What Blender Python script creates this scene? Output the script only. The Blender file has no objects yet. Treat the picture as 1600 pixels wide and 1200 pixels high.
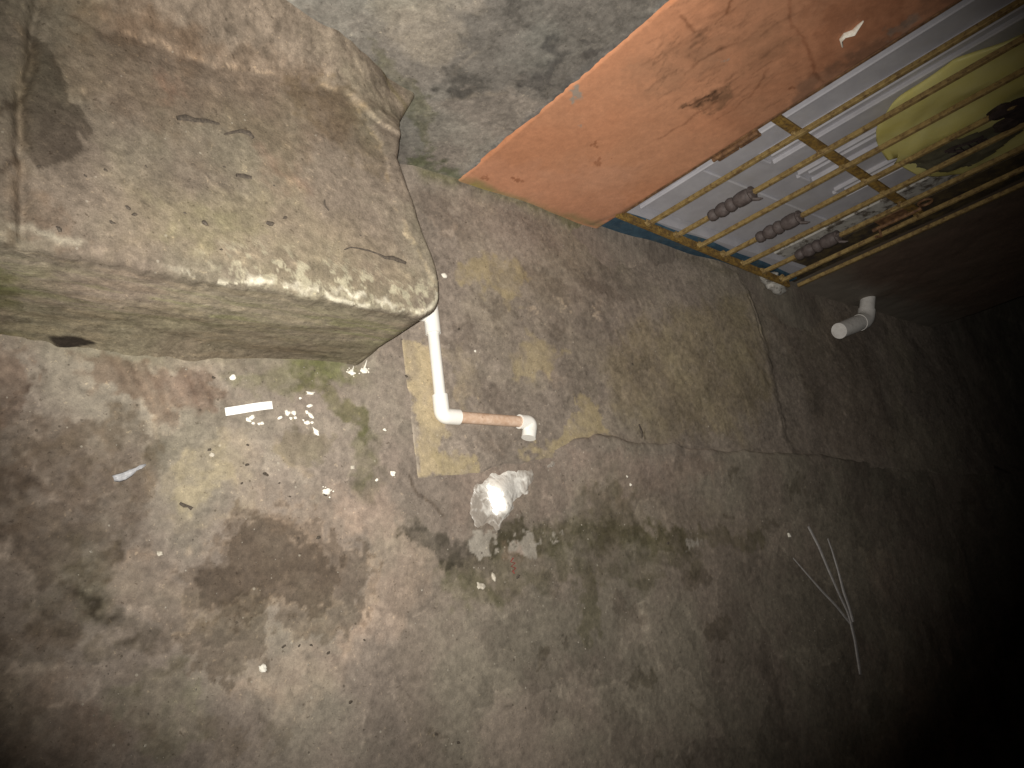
import bpy, math, random
import numpy as np
from mathutils import Vector

scene = bpy.context.scene
col_root = scene.collection
rnd = random.Random(7)

# ---------------------------------------------------------------- camera
PITCH, ROLL, HEAD, FPX, CAM_H = math.radians(46.137), math.radians(63.834), math.radians(24.892), 1290.87, 1.4
fw = np.array([math.cos(HEAD) * math.cos(PITCH), math.sin(HEAD) * math.cos(PITCH), -math.sin(PITCH)])
rt = np.array([math.sin(HEAD), -math.cos(HEAD), 0.0])
up = np.cross(rt, fw)
cr = rt * math.cos(ROLL) + up * math.sin(ROLL)
cu = -rt * math.sin(ROLL) + up * math.cos(ROLL)
EYE = np.array([0.0, 0.0, CAM_H])

cam = bpy.data.cameras.new('camera')
cam_o = bpy.data.objects.new('camera', cam)
col_root.objects.link(cam_o)
cam.sensor_fit = 'HORIZONTAL'
cam.sensor_width = 36.0
cam.lens = 36.0 * FPX / 1600.0
cam.clip_start = 0.02
cam.clip_end = 500
from mathutils import Matrix
cam_o.matrix_world = Matrix((
    (cr[0], cu[0], -fw[0], EYE[0]),
    (cr[1], cu[1], -fw[1], EYE[1]),
    (cr[2], cu[2], -fw[2], EYE[2]),
    (0, 0, 0, 1)))
scene.camera = cam_o

# ---------------------------------------------------------------- night sky
world = bpy.data.worlds.new('World')
scene.world = world
world.use_nodes = True
wn = world.node_tree.nodes
wl = world.node_tree.links
sky = wn.new('ShaderNodeTexSky')
sky.sky_type = 'NISHITA'
sky.sun_disc = False
sky.sun_elevation = math.radians(-6)
sky.sun_rotation = math.radians(140)
bgn = wn['Background']
bgn.inputs['Strength'].default_value = 0.02
wl.new(sky.outputs['Color'], bgn.inputs['Color'])

# ---------------------------------------------------------------- the phone's own flash, beside its lens
fl = bpy.data.lights.new('phone_flash', 'SPOT')
fl.energy = 212.0
fl.color = (1.0, 0.96, 0.89)
fl.spot_size = math.radians(80)
fl.spot_blend = 1.0
fl.shadow_soft_size = 0.004
fl_o = bpy.data.objects.new('phone_flash', fl)
col_root.objects.link(fl_o)
fpos = EYE - cr * 0.006 + cu * 0.012
faim = fw + cr * (-75.0 / FPX) - cu * (-105.0 / FPX)
fl_o.location = fpos
fl_o.rotation_euler = Vector(faim).to_track_quat('-Z', 'Y').to_euler()

vs = scene.view_settings
vs.view_transform = 'Standard'
vs.look = 'None'
vs.exposure = 0.0
vs.gamma = 1.0
vs.use_curve_mapping = False


# ================================================================ helpers
def ray(x, y):
    return cr * ((x - 800) / FPX) - cu * ((y - 600) / FPX) + fw


def gp(x, y, z=0.0):          # point of a level plane
    d = ray(x, y)
    return EYE + d * ((z - CAM_H) / d[2])


def wp(x, y, Y=1.075):        # point of a plane parallel to the house front
    d = ray(x, y)
    return EYE + d * (Y / d[1])


def smooth(a, b, x):
    t = np.clip((x - a) / (b - a), 0, 1)
    return t * t * (3 - 2 * t)


_tab = {}


def vnoise(x, y, seed):
    if seed not in _tab:
        _tab[seed] = np.random.RandomState(seed).rand(256, 256).astype(np.float32)
    T = _tab[seed]
    xi = np.floor(x).astype(np.int64)
    yi = np.floor(y).astype(np.int64)
    fx = x - xi
    fy = y - yi
    fx = fx * fx * (3 - 2 * fx)
    fy = fy * fy * (3 - 2 * fy)
    x0, x1, y0, y1 = xi & 255, (xi + 1) & 255, yi & 255, (yi + 1) & 255
    a = T[x0, y0] * (1 - fx) + T[x1, y0] * fx
    b = T[x0, y1] * (1 - fx) + T[x1, y1] * fx
    return a * (1 - fy) + b * fy


def fbm(x, y, f, octv=4, seed=0, gain=0.5):      # about 0..1, mean 0.5
    s = 0
    a = 1.0
    tot = 0
    for k in range(octv):
        ff = f * (2.03 ** k)
        s = s + a * vnoise(x * ff + 17.3 * k, y * ff - 9.1 * k, seed + k)
        tot += a
        a *= gain
    return np.clip((s / tot - 0.5) * 1.5 + 0.5, 0, 1)


def sdpoly(px, py, poly):
    d = np.full(px.shape, 1e9)
    inside = np.zeros(px.shape, bool)
    n = len(poly)
    for i in range(n):
        ax, ay = poly[i]
        bx, by = poly[(i + 1) % n]
        ex, ey = bx - ax, by - ay
        wx, wy = px - ax, py - ay
        t = np.clip((wx * ex + wy * ey) / (ex * ex + ey * ey + 1e-12), 0, 1)
        d = np.minimum(d, (wx - ex * t) ** 2 + (wy - ey * t) ** 2)
        cnd = ((ay > py) != (by > py))
        if ey != 0:
            inside ^= cnd & (px < ax + ex * (py - ay) / ey)
    d = np.sqrt(d)
    return np.where(inside, -d, d)


def sdline(px, py, pts):
    d = np.full(px.shape, 1e9)
    for (ax, ay), (bx, by) in zip(pts[:-1], pts[1:]):
        ex, ey = bx - ax, by - ay
        wx, wy = px - ax, py - ay
        t = np.clip((wx * ex + wy * ey) / (ex * ex + ey * ey + 1e-12), 0, 1)
        d = np.minimum(d, (wx - ex * t) ** 2 + (wy - ey * t) ** 2)
    return np.sqrt(d)


class Paint:
    """Colours of a weathered surface: plane coordinates U, V in metres."""

    def __init__(s, U, V, seed, conv):
        s.U, s.V, s.conv = U, V, conv
        s.sd0 = seed
        s.wx = fbm(U, V, 11, 4, seed) - 0.5
        s.wy = fbm(U, V, 11, 4, seed + 9) - 0.5
        s.fx = fbm(U, V, 60, 3, seed + 23) - 0.5
        s.fy = fbm(U, V, 60, 3, seed + 31) - 0.5
        s.T = fbm(U, V, 34, 5, seed + 41, 0.62)
        s.C = None

    def base(s, c, var=0.28, tint=((1, 1, 1), (1, 1, 1)), patch=0.0):
        U, V, q = s.U, s.V, s.sd0
        n1 = fbm(U, V, 3.2, 6, q + 51, 0.62)
        n2 = fbm(U + s.fx * 0.02, V + s.fy * 0.02, 6.0, 5, q + 61, 0.6)
        n3 = fbm(U, V, 26, 5, q + 71, 0.68)
        n4 = fbm(U, V, 85, 3, q + 77, 0.7)
        k = 1 + var * 0.75 * (n1 - 0.5) + var * 0.6 * (n2 - 0.5) + var * 1.35 * (n3 - 0.5) + var * 1.1 * (n4 - 0.5)
        k = k - var * 0.55 * smooth(0.60, 0.74, n3) * smooth(0.45, 0.65, n4) + var * 0.6 * smooth(0.40, 0.28, n3) * smooth(0.5, 0.35, n4)
        if patch:
            # old cement skims: flat-toned patches with pale broken borders
            for lev, sd in ((0.50, 0), (0.57, 3)):
                m = fbm(U + s.wx * 0.05 + s.fx * 0.012, V + s.wy * 0.05 + s.fy * 0.012, 2.6 + sd * 0.5, 3, q + 131 + sd * 7)
                k = k * (1 - patch * 0.8 * smooth(lev - 0.005, lev + 0.005, m))
                k = k * (1 + patch * 1.3 * np.exp(-((m - lev + 0.006) / 0.006) ** 2) * smooth(0.4, 0.65, s.T))
        C = np.outer(k, np.array(c))
        t = smooth(0.35, 0.7, n2 * 0.6 + fbm(U, V, 2.1, 4, q + 81) * 0.4)[:, None]
        C = C * (np.array(tint[0]) * (1 - t) + np.array(tint[1]) * t)
        s.C = C
        return s

    def _apply(s, idx, m, c, mul):
        m = m[:, None]
        if mul:
            s.C[idx] *= (1 - m) + m * np.array(c)
        else:
            s.C[idx] = s.C[idx] * (1 - m) + m * np.array(c)

    def stain(s, poly, c, op=1.0, soft=0.012, rough=0.03, tex=0.4, mul=True, rim=None, rimw=0.006, fine=0.012, sel=None):
        soft = soft * 0.45
        fine = fine * 1.5
        P = np.array([s.conv(*p) for p in poly])
        mg = rough + soft + rimw * 3 + 0.02
        b = (s.U > P[:, 0].min() - mg) & (s.U < P[:, 0].max() + mg) & (s.V > P[:, 1].min() - mg) & (s.V < P[:, 1].max() + mg)
        if sel is not None:
            b &= sel
        idx = np.nonzero(b)[0]
        if len(idx) == 0:
            return
        u = s.U[idx] + s.wx[idx] * rough * 2 + s.fx[idx] * fine * 2
        v = s.V[idx] + s.wy[idx] * rough * 2 + s.fy[idx] * fine * 2
        sd = sdpoly(u, v, P)
        m = smooth(soft, -soft, sd) * op * (1 - tex * smooth(0.35, 0.75, s.T[idx]))
        s._apply(idx, m, c, mul)
        if rim is not None:
            m = np.exp(-((sd - rimw * 0.5) / rimw) ** 2) * rim[1] * smooth(0.3, 0.7, s.T[idx])
            s._apply(idx, m, rim[0], True)

    def line(s, pts, wdt, c, op=1.0, rough=0.006, tex=0.3, mul=True, fine=0.004, sel=None):
        P = np.array([s.conv(*p) for p in pts])
        mg = wdt * 3 + rough + fine + 0.01
        b = (s.U > P[:, 0].min() - mg) & (s.U < P[:, 0].max() + mg) & (s.V > P[:, 1].min() - mg) & (s.V < P[:, 1].max() + mg)
        if sel is not None:
            b &= sel
        idx = np.nonzero(b)[0]
        if len(idx) == 0:
            return
        u = s.U[idx] + s.wx[idx] * rough * 2 + s.fx[idx] * fine * 2
        v = s.V[idx] + s.wy[idx] * rough * 2 + s.fy[idx] * fine * 2
        d = sdline(u, v, P)
        m = np.exp(-(d / wdt) ** 2) * op * (1 - tex * smooth(0.35, 0.75, s.T[idx]))
        s._apply(idx, m, c, mul)

    def blob(s, x, y, r, c, **k):
        s.stain([(x + r * math.cos(a) * (0.8 + 0.4 * rnd.random()), y + r * 0.8 * math.sin(a) * (0.8 + 0.4 * rnd.random()))
                 for a in np.linspace(0, 2 * math.pi, 9)[:-1]], c, **k)


def put(name, me, parent=None):
    o = bpy.data.objects.new(name, me)
    col_root.objects.link(o)
    if parent is not None:
        o.parent = parent
    return o


def tag(o, label=None, cat=None, group=None, kind=None):
    if label:
        o['label'] = label
    if cat:
        o['category'] = cat
    if group:
        o['group'] = group
    if kind:
        o['kind'] = kind
    return o


def empty(name, loc=(0, 0, 0)):
    o = bpy.data.objects.new(name, None)
    col_root.objects.link(o)
    o.location = loc
    o.empty_display_size = 0.05
    return o


def child_of(o, root):
    """parent o to an unrotated, unscaled root and keep its world place"""
    o.parent = root
    o.matrix_parent_inverse = Matrix.Translation(-root.location)
    return o


def grid_mesh(name, P, C, mat, parent=None, flip=False):
    n, m = P.shape[:2]
    me = bpy.data.meshes.new(name)
    me.vertices.add(n * m)
    me.vertices.foreach_set('co', np.ascontiguousarray(P, np.float32).ravel())
    i = np.arange(n * m).reshape(n, m)
    q = np.stack([i[:-1, :-1], i[1:, :-1], i[1:, 1:], i[:-1, 1:]], -1).reshape(-1, 4)
    if flip:
        q = q[:, ::-1]
    nf = len(q)
    me.loops.add(nf * 4)
    me.polygons.add(nf)
    me.loops.foreach_set('vertex_index', np.ascontiguousarray(q, np.int32).ravel())
    me.polygons.foreach_set('loop_start', np.arange(0, nf * 4, 4, dtype=np.int32))
    me.polygons.foreach_set('loop_total', np.full(nf, 4, np.int32))
    me.polygons.foreach_set('use_smooth', np.ones(nf, bool))
    me.update()
    me.validate()
    if C is not None:
        a = me.attributes.new('Col', 'FLOAT_COLOR', 'POINT')
        rgba = np.ones((n * m, 4), np.float32)
        rgba[:, :3] = np.clip(C, 0.004, 0.9)
        a.data.foreach_set('color', rgba.ravel())
    me.materials.append(mat)
    return put(name, me, parent)


def mesh_obj(name, V, F, mat, parent=None, smooth_=False):
    me = bpy.data.meshes.new(name)
    me.from_pydata([tuple(map(float, v)) for v in V], [], [tuple(f) for f in F])
    if smooth_:
        me.polygons.foreach_set('use_smooth', np.ones(len(me.polygons), bool))
    me.update()
    me.materials.append(mat)
    return put(name, me, parent)


class MB:
    def __init__(s):
        s.V, s.F = [], []

    def add(s, V, F):
        k = len(s.V)
        s.V += [tuple(map(float, v)) for v in V]
        s.F += [tuple(i + k for i in f) for f in F]
        return s

    def box(s, c, ax, ay, az, bev=0.0):
        """box with centre c and half-axis vectors; bev chamfers the edges"""
        c, ax, ay, az = (np.array(v, float) for v in (c, ax, ay, az))
        lx, ly, lz = (np.linalg.norm(v) for v in (ax, ay, az))
        if bev <= 0:
            V = [c + i * ax + j * ay + k * az for i in (-1, 1) for j in (-1, 1) for k in (-1, 1)]
            F = [(0, 1, 3, 2), (4, 6, 7, 5), (0, 4, 5, 1), (2, 3, 7, 6), (0, 2, 6, 4), (1, 5, 7, 3)]
            return s.add(V, F)
        bx, by, bz = 1 - bev / lx, 1 - bev / ly, 1 - bev / lz
        V = []
        ids = {}
        for i in (-1, 1):
            for j in (-1, 1):
                for k in (-1, 1):
                    for a in range(3):
                        f = [bx, by, bz]
                        f[a] = 1
                        ids[(i, j, k, a)] = len(V)
                        V.append(c + ax * i * f[0] + ay * j * f[1] + az * k * f[2])
        F = []
        for a in range(3):
            for sg in (-1, 1):
                o1, o2 = [x for x in range(3) if x != a]
                q = []
                for (p, r_) in ((-1, -1), (1, -1), (1, 1), (-1, 1)):
                    t = [0, 0, 0]
                    t[a] = sg
                    t[o1] = p
                    t[o2] = r_
                    q.append(ids[(t[0], t[1], t[2], a)])
                F.append(tuple(q))
        for a in range(3):
            o1, o2 = [x for x in range(3) if x != a]
            for p in (-1, 1):
                for r_ in (-1, 1):
                    q = []
                    for sg in (-1, 1):
                        t = [0, 0, 0]
                        t[a] = sg
                        t[o1] = p
                        t[o2] = r_
                        q.append((tuple(t), sg))
                    F.append((ids[q[0][0] + (o1,)], ids[q[1][0] + (o1,)], ids[q[1][0] + (o2,)], ids[q[0][0] + (o2,)]))
        for i in (-1, 1):
            for j in (-1, 1):
                for k in (-1, 1):
                    F.append(tuple(ids[(i, j, k, a)] for a in range(3)))
        return s.add(V, F)

    def tube(s, pts, rad, seg=14, cap=True, squash=None):
        pts = [np.array(p, float) for p in pts]
        if not hasattr(rad, '__len__'):
            rad = [rad] * len(pts)
        n = len(pts)
        tang = []
        for i in range(n):
            a = pts[max(0, i - 1)]
            b = pts[min(n - 1, i + 1)]
            if np.linalg.norm(b - a) < 1e-9:
                a = pts[max(0, i - 2)]
            t = b - a
            tang.append(t / (np.linalg.norm(t) + 1e-12))
        ref = np.array([0, 0, 1.0]) if abs(tang[0][2]) < 0.9 else np.array([1.0, 0, 0])
        u = np.cross(tang[0], ref)
        u /= np.linalg.norm(u)
        V = []
        for i in range(n):
            u = u - tang[i] * (u @ tang[i])
            u /= np.linalg.norm(u)
            v = np.cross(tang[i], u)
            for k in range(seg):
                a = 2 * math.pi * k / seg
                V.append(pts[i] + rad[i] * (math.cos(a) * u + math.sin(a) * v * (squash or 1)))
        F = []
        for i in range(n - 1):
            for k in range(seg):
                k2 = (k + 1) % seg
                F.append((i * seg + k, i * seg + k2, (i + 1) * seg + k2, (i + 1) * seg + k))
        if cap:
            F.append(tuple(range(seg))[::-1])
            F.append(tuple((n - 1) * seg + k for k in range(seg)))
        return s.add(V, F)

    def build(s, name, mat, parent=None, smooth_=False, recalc=True, angle=40):
        o = mesh_obj(name, s.V, s.F, mat, parent, smooth_)
        if recalc:
            import bmesh
            b = bmesh.new()
            b.from_mesh(o.data)
            bmesh.ops.recalc_face_normals(b, faces=b.faces)
            if smooth_:
                for e in b.edges:
                    if len(e.link_faces) == 2 and e.calc_face_angle(0) > math.radians(angle):
                        e.smooth = False
            b.to_mesh(o.data)
            b.free()
        return o


def lump(mb, c, r, seed, seg=14, rings=9, amp=0.3, flat=None):
    rr = random.Random(seed)
    ph = [(rr.uniform(1, 3.2), rr.uniform(0, 6.3), rr.uniform(0, 6.3)) for _ in range(4)]
    V, F = [], []
    for i in range(rings + 1):
        th = math.pi * i / rings
        for k in range(seg):
            a = 2 * math.pi * k / seg
            d = np.array([math.sin(th) * math.cos(a), math.sin(th) * math.sin(a), math.cos(th)])
            s_ = 1 + amp * sum(math.sin(f * 2 * d[0] + p) * math.cos(f * 2 * d[1] + q + d[2] * f) for f, p, q in ph) / 2
            p = np.array(c) + d * np.array(r) * s_
            if flat is not None:
                p[2] = max(p[2], flat)
            V.append(p)
    for i in range(rings):
        for k in range(seg):
            k2 = (k + 1) % seg
            F.append((i * seg + k, (i + 1) * seg + k, (i + 1) * seg + k2, i * seg + k2))
    mb.add(V, F)


# ---------------------------------------------------------------- materials
def nodes(name):
    m = bpy.data.materials.new(name)
    m.use_nodes = True
    nt = m.node_tree
    return m, nt, nt.nodes['Principled BSDF']


def link(nt, a, b):
    nt.links.new(a, b)


def tex(nt, kind, scale, **k):
    n = nt.nodes.new(kind)
    n.inputs['Scale'].default_value = scale
    for a, v in k.items():
        n.inputs[a].default_value = v
    return n


def ramp(nt, src, p0, p1, c0=(0, 0, 0, 1), c1=(1, 1, 1, 1)):
    r = nt.nodes.new('ShaderNodeValToRGB')
    r.color_ramp.elements[0].position = p0
    r.color_ramp.elements[1].position = p1
    r.color_ramp.elements[0].color = c0
    r.color_ramp.elements[1].color = c1
    link(nt, src, r.inputs['Fac'])
    return r.outputs['Color']


def mixc(nt, mode, fac, a, b):
    n = nt.nodes.new('ShaderNodeMix')
    n.data_type = 'RGBA'
    n.blend_type = mode
    for sock, v in ((n.inputs['Factor'], fac), (n.inputs['A'], a), (n.inputs['B'], b)):
        if hasattr(v, 'links'):
            link(nt, v, sock)
        else:
            sock.default_value = v
    return n.outputs['Result']


def math_n(nt, op, a, b):
    n = nt.nodes.new('ShaderNodeMath')
    n.operation = op
    for sock, v in ((n.inputs[0], a), (n.inputs[1], b)):
        if hasattr(v, 'links'):
            link(nt, v, sock)
        else:
            sock.default_value = v
    return n.outputs[0]


def concrete(name, grain=0.30, bump=0.5, dist=0.004, specks=0.6, rough=0.86, fleck=0.9, spec=0.25):
    m, nt, bs = nodes(name)
    tc = nt.nodes.new('ShaderNodeTexCoord')
    vec = tc.outputs['Object']
    at = nt.nodes.new('ShaderNodeAttribute')
    at.attribute_name = 'Col'
    n1 = tex(nt, 'ShaderNodeTexNoise', 75, Detail=6, Roughness=0.68)
    n2 = tex(nt, 'ShaderNodeTexNoise', 420, Detail=4, Roughness=0.7)
    n3 = tex(nt, 'ShaderNodeTexNoise', 26, Detail=8, Roughness=0.7)
    for n in (n1, n2, n3):
        link(nt, vec, n.inputs['Vector'])
    lo, hi = 1 - grain, 1 + grain
    g1 = ramp(nt, n1.outputs['Fac'], 0.28, 0.72, (lo, lo, lo, 1), (hi, hi * 0.995, hi * 0.985, 1))
    g2 = ramp(nt, n2.outputs['Fac'], 0.28, 0.72, (lo, lo, lo, 1), (hi, hi, hi, 1))
    c = mixc(nt, 'MULTIPLY', 1.0, at.outputs['Color'], g1)
    c = mixc(nt, 'MULTIPLY', 0.8, c, g2)
    # little pits and pale sand grains
    v1 = tex(nt, 'ShaderNodeTexVoronoi', 95)
    link(nt, vec, v1.inputs['Vector'])
    sep = nt.nodes.new('ShaderNodeSeparateColor')
    link(nt, v1.outputs['Color'], sep.inputs['Color'])
    rad = math_n(nt, 'MULTIPLY', sep.outputs['Green'], 0.24)
    near = math_n(nt, 'LESS_THAN', v1.outputs['Distance'], rad)
    dark = math_n(nt, 'MULTIPLY', near, math_n(nt, 'GREATER_THAN', sep.outputs['Red'], 0.95))
    pale = math_n(nt, 'MULTIPLY', near, math_n(nt, 'LESS_THAN', sep.outputs['Red'], 0.05))
    c = mixc(nt, 'MIX', math_n(nt, 'MULTIPLY', dark, specks), c, (0.05, 0.04, 0.03, 1))
    c = mixc(nt, 'MIX', math_n(nt, 'MULTIPLY', pale, specks * 0.55), c, (0.5, 0.46, 0.38, 1))
    n5 = tex(nt, 'ShaderNodeTexNoise', 130, Detail=3, Roughness=0.6, Distortion=0.4)
    link(nt, vec, n5.inputs['Vector'])
    c = mixc(nt, 'MULTIPLY', math_n(nt, 'MULTIPLY', ramp(nt, n5.outputs['Fac'], 0.66, 0.70), fleck), c, (1.5, 1.46, 1.36, 1))
    c = mixc(nt, 'MULTIPLY', math_n(nt, 'MULTIPLY', ramp(nt, n5.outputs['Fac'], 0.30, 0.34, (1, 1, 1, 1), (0, 0, 0, 1)), fleck), c, (0.58, 0.56, 0.54, 1))
    link(nt, c, bs.inputs['Base Color'])
    r = ramp(nt, n3.outputs['Fac'], 0.3, 0.7, (rough - 0.12,) * 3 + (1,), (min(1, rough + 0.1),) * 3 + (1,))
    link(nt, r, bs.inputs['Roughness'])
    bs.inputs['Specular IOR Level'].default_value = spec
    h = math_n(nt, 'ADD', n3.outputs['Fac'], math_n(nt, 'MULTIPLY', n1.outputs['Fac'], 0.5))
    h = math_n(nt, 'ADD', h, math_n(nt, 'MULTIPLY', n2.outputs['Fac'], 0.14))
    h = math_n(nt, 'SUBTRACT', h, math_n(nt, 'MULTIPLY', dark, 0.3))
    b = nt.nodes.new('ShaderNodeBump')
    b.inputs['Strength'].default_value = bump
    b.inputs['Distance'].default_value = dist
    link(nt, h, b.inputs['Height'])
    link(nt, b.outputs['Normal'], bs.inputs['Normal'])
    return m


def plain(name, c1, c2, scale=40, rough=0.5, bump=0.15, dist=0.001, lo=0.4, hi=0.65, spec=0.4, detail=6, c3=None, scale3=9, lo3=0.5, hi3=0.7, transl=0, alpha=None):
    """two-tone worn surface; c3 is a third tone (rust, dirt) in larger patches"""
    m, nt, bs = nodes(name)
    tc = nt.nodes.new('ShaderNodeTexCoord')
    vec = tc.outputs['Object']
    n1 = tex(nt, 'ShaderNodeTexNoise', scale, Detail=detail, Roughness=0.65)
    link(nt, vec, n1.inputs['Vector'])
    c = ramp(nt, n1.outputs['Fac'], lo, hi, tuple(c1) + (1,), tuple(c2) + (1,))
    if c3 is not None:
        n2 = tex(nt, 'ShaderNodeTexNoise', scale3, Detail=8, Roughness=0.72)
        link(nt, vec, n2.inputs['Vector'])
        f = ramp(nt, n2.outputs['Fac'], lo3, hi3)
        c = mixc(nt, 'MIX', f, c, tuple(c3) + (1,))
    link(nt, c, bs.inputs['Base Color'])
    bs.inputs['Roughness'].default_value = rough
    bs.inputs['Specular IOR Level'].default_value = spec
    b = nt.nodes.new('ShaderNodeBump')
    b.inputs['Strength'].default_value = bump
    b.inputs['Distance'].default_value = dist
    link(nt, n1.outputs['Fac'], b.inputs['Height'])
    link(nt, b.outputs['Normal'], bs.inputs['Normal'])
    if transl:
        bs.inputs['Transmission Weight'].default_value = 0
        tr = nt.nodes.new('ShaderNodeBsdfTranslucent')
        link(nt, c, tr.inputs['Color'])
        mx = nt.nodes.new('ShaderNodeMixShader')
        mx.inputs['Fac'].default_value = transl
        link(nt, bs.outputs['BSDF'], mx.inputs[1])
        link(nt, tr.outputs['BSDF'], mx.inputs[2])
        out = nt.nodes['Material Output']
        last = mx.outputs[0]
        if alpha is not None:
            tp = nt.nodes.new('ShaderNodeBsdfTransparent')
            link(nt, c, tp.inputs['Color'])
            m2 = nt.nodes.new('ShaderNodeMixShader')
            m2.inputs['Fac'].default_value = alpha
            link(nt, tp.outputs['BSDF'], m2.inputs[1])
            link(nt, last, m2.inputs[2])
            last = m2.outputs[0]
        link(nt, last, out.inputs['Surface'])
    return m


M = {}
M['ground'] = concrete('street_concrete', grain=0.22, bump=0.5, dist=0.005)
M['pave'] = concrete('pavement_concrete', grain=0.24, bump=0.5, dist=0.004)
M['block'] = concrete('step_concrete', grain=0.28, bump=0.7, dist=0.005, specks=0.45, rough=0.95, spec=0.1)
M['greywall'] = concrete('grey_plaster', grain=0.22, bump=0.6, dist=0.004, specks=0.15, rough=0.9)
M['orange'] = concrete('orange_paint', grain=0.07, bump=0.25, dist=0.003, specks=0.12, rough=0.75, fleck=0.12)
M['blue'] = plain('blue_paint', (0.026, 0.058, 0.090), (0.050, 0.098, 0.138), 30, 0.7, 0.3, 0.002, c3=(0.11, 0.11, 0.085), scale3=14, lo3=0.55, hi3=0.72)
M['yellow'] = plain('yellow_bar_paint', (0.22, 0.148, 0.055), (0.34, 0.238, 0.09), 60, 0.75, 0.6, 0.0015, c3=(0.12, 0.07, 0.03), scale3=70, lo3=0.50, hi3=0.64)
M['yellow_dirty'] = plain('dirty_rail_paint', (0.17, 0.10, 0.028), (0.32, 0.20, 0.05), 50, 0.6, 0.5, 0.001, c3=(0.07, 0.045, 0.025), scale3=95, lo3=0.47, hi3=0.64)
M['olive'] = plain('dirty_olive_frame', (0.075, 0.055, 0.032), (0.15, 0.11, 0.05), 45, 0.7, 0.5, 0.001, c3=(0.05, 0.038, 0.03), scale3=20, lo3=0.45, hi3=0.6)
M['collar'] = plain('brown_cast_iron', (0.075, 0.058, 0.054), (0.12, 0.096, 0.09), 70, 0.65, 0.5, 0.001)
M['rust'] = plain('rusty_iron', (0.10, 0.05, 0.025), (0.24, 0.13, 0.06), 60, 0.7, 0.5, 0.001)
M['doorwhite'] = plain('white_door_paint', (0.41, 0.40, 0.43), (0.48, 0.47, 0.50), 14, 0.55, 0.08, 0.001, c3=(0.40, 0.38, 0.37), scale3=6, lo3=0.5, hi3=0.8)
M['jambwhite'] = plain('peeling_white_jamb', (0.40, 0.38, 0.35), (0.52, 0.50, 0.46), 40, 0.8, 0.5, 0.003, c3=(0.12, 0.10, 0.08), scale3=28, lo3=0.5, hi3=0.6)
M['pvc'] = plain('white_pvc', (0.80, 0.78, 0.73), (0.86, 0.84, 0.79), 22, 0.32, 0.05, 0.0005, c3=(0.62, 0.56, 0.45), scale3=14, lo3=0.62, hi3=0.8)
M['pvc_tan'] = plain('stained_tan_pvc', (0.54, 0.37, 0.26), (0.68, 0.51, 0.39), 75, 0.5, 0.15, 0.0006, c3=(0.33, 0.18, 0.10), scale3=26, lo3=0.55, hi3=0.72)
M['pvc_grey'] = plain('dusty_pvc', (0.70, 0.67, 0.64), (0.82, 0.79, 0.75), 40, 0.6, 0.15, 0.0006, c3=(0.42, 0.37, 0.33), scale3=22, lo3=0.55, hi3=0.75)
M['paper'] = plain('white_strip', (0.86, 0.85, 0.82), (0.9, 0.89, 0.86), 80, 0.6, 0.05, 0.0003)
M['crumb'] = plain('white_plaster_crumb', (0.74, 0.70, 0.60), (0.88, 0.85, 0.77), 220, 0.8, 0.5, 0.001)
M['palestone'] = plain('pale_pebble', (0.42, 0.38, 0.31), (0.58, 0.53, 0.44), 160, 0.85, 0.5, 0.001)
M['grit'] = plain('sandy_grit', (0.10, 0.085, 0.07), (0.40, 0.36, 0.30), 55, 0.9, 0.2, 0.001, lo=0.42, hi=0.6)
M['dark'] = plain('dark_dry_bits', (0.045, 0.036, 0.028), (0.10, 0.08, 0.06), 260, 0.8, 0.5, 0.001)
M['plastic'] = plain('whitish_plastic_scrap', (0.52, 0.52, 0.54), (0.72, 0.72, 0.74), 120, 0.3, 0.5, 0.002, transl=0.3, alpha=0.85)
M['straw'] = plain('pale_straw', (0.34, 0.32, 0.31), (0.46, 0.44, 0.42), 90, 0.45, 0.2, 0.0005)
M['red'] = plain('red_thread', (0.20, 0.035, 0.03), (0.28, 0.06, 0.05), 200, 0.8, 0.2, 0.0005)
M['bag'] = plain('yellow_plastic_bag', (0.86, 0.78, 0.26), (0.92, 0.86, 0.42), 9, 0.35, 0.5, 0.006, transl=0.35, alpha=0.88, lo=0.3, hi=0.7)
M['bagdark'] = plain('grey_bag_print', (0.095, 0.088, 0.06), (0.14, 0.13, 0.085), 30, 0.5, 0.2, 0.001)
M['rag'] = plain('dark_rag', (0.020, 0.012, 0.011), (0.045, 0.03, 0.026), 60, 0.9, 0.6, 0.003)
M['housewall'] = plain('plain_orange_wall', (0.44, 0.17, 0.075), (0.5, 0.21, 0.095), 5, 0.8, 0.3, 0.003)
M['farcement'] = plain('plain_cement', (0.22, 0.20, 0.17), (0.30, 0.27, 0.23), 6, 0.9, 0.4, 0.004)

YW = 1.075           # face of the house front

# ================================================================ the ground sheet
def axis(segs):
    out = []
    for a, b, st in segs:
        n = max(1, int(round((b - a) / st)))
        out.append(np.linspace(a, b, n, endpoint=False))
    return np.concatenate(out + [np.array([segs[-1][1]])])


_ex = np.linspace(0.5, 4.5, 801)
_ey = np.interp(_ex, [0.9, 0.99, 1.15, 1.29, 1.44, 1.63, 1.9, 2.2, 2.87, 4.0],
                [0.335, 0.34, 0.372, 0.385, 0.418, 0.42, 0.415, 0.408, 0.405, 0.40])
_ey = np.convolve(np.pad(_ey, 20, 'edge'), np.ones(41) / 41, 'valid') + 0.022 * (fbm(_ex, _ex * 0, 8, 4, 291) - 0.5)


def edge_y(x):        # the pavement's street edge
    return np.interp(x, _ex, _ey)


PAVE_X0, PAVE_X1 = 0.928, 3.9


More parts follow.
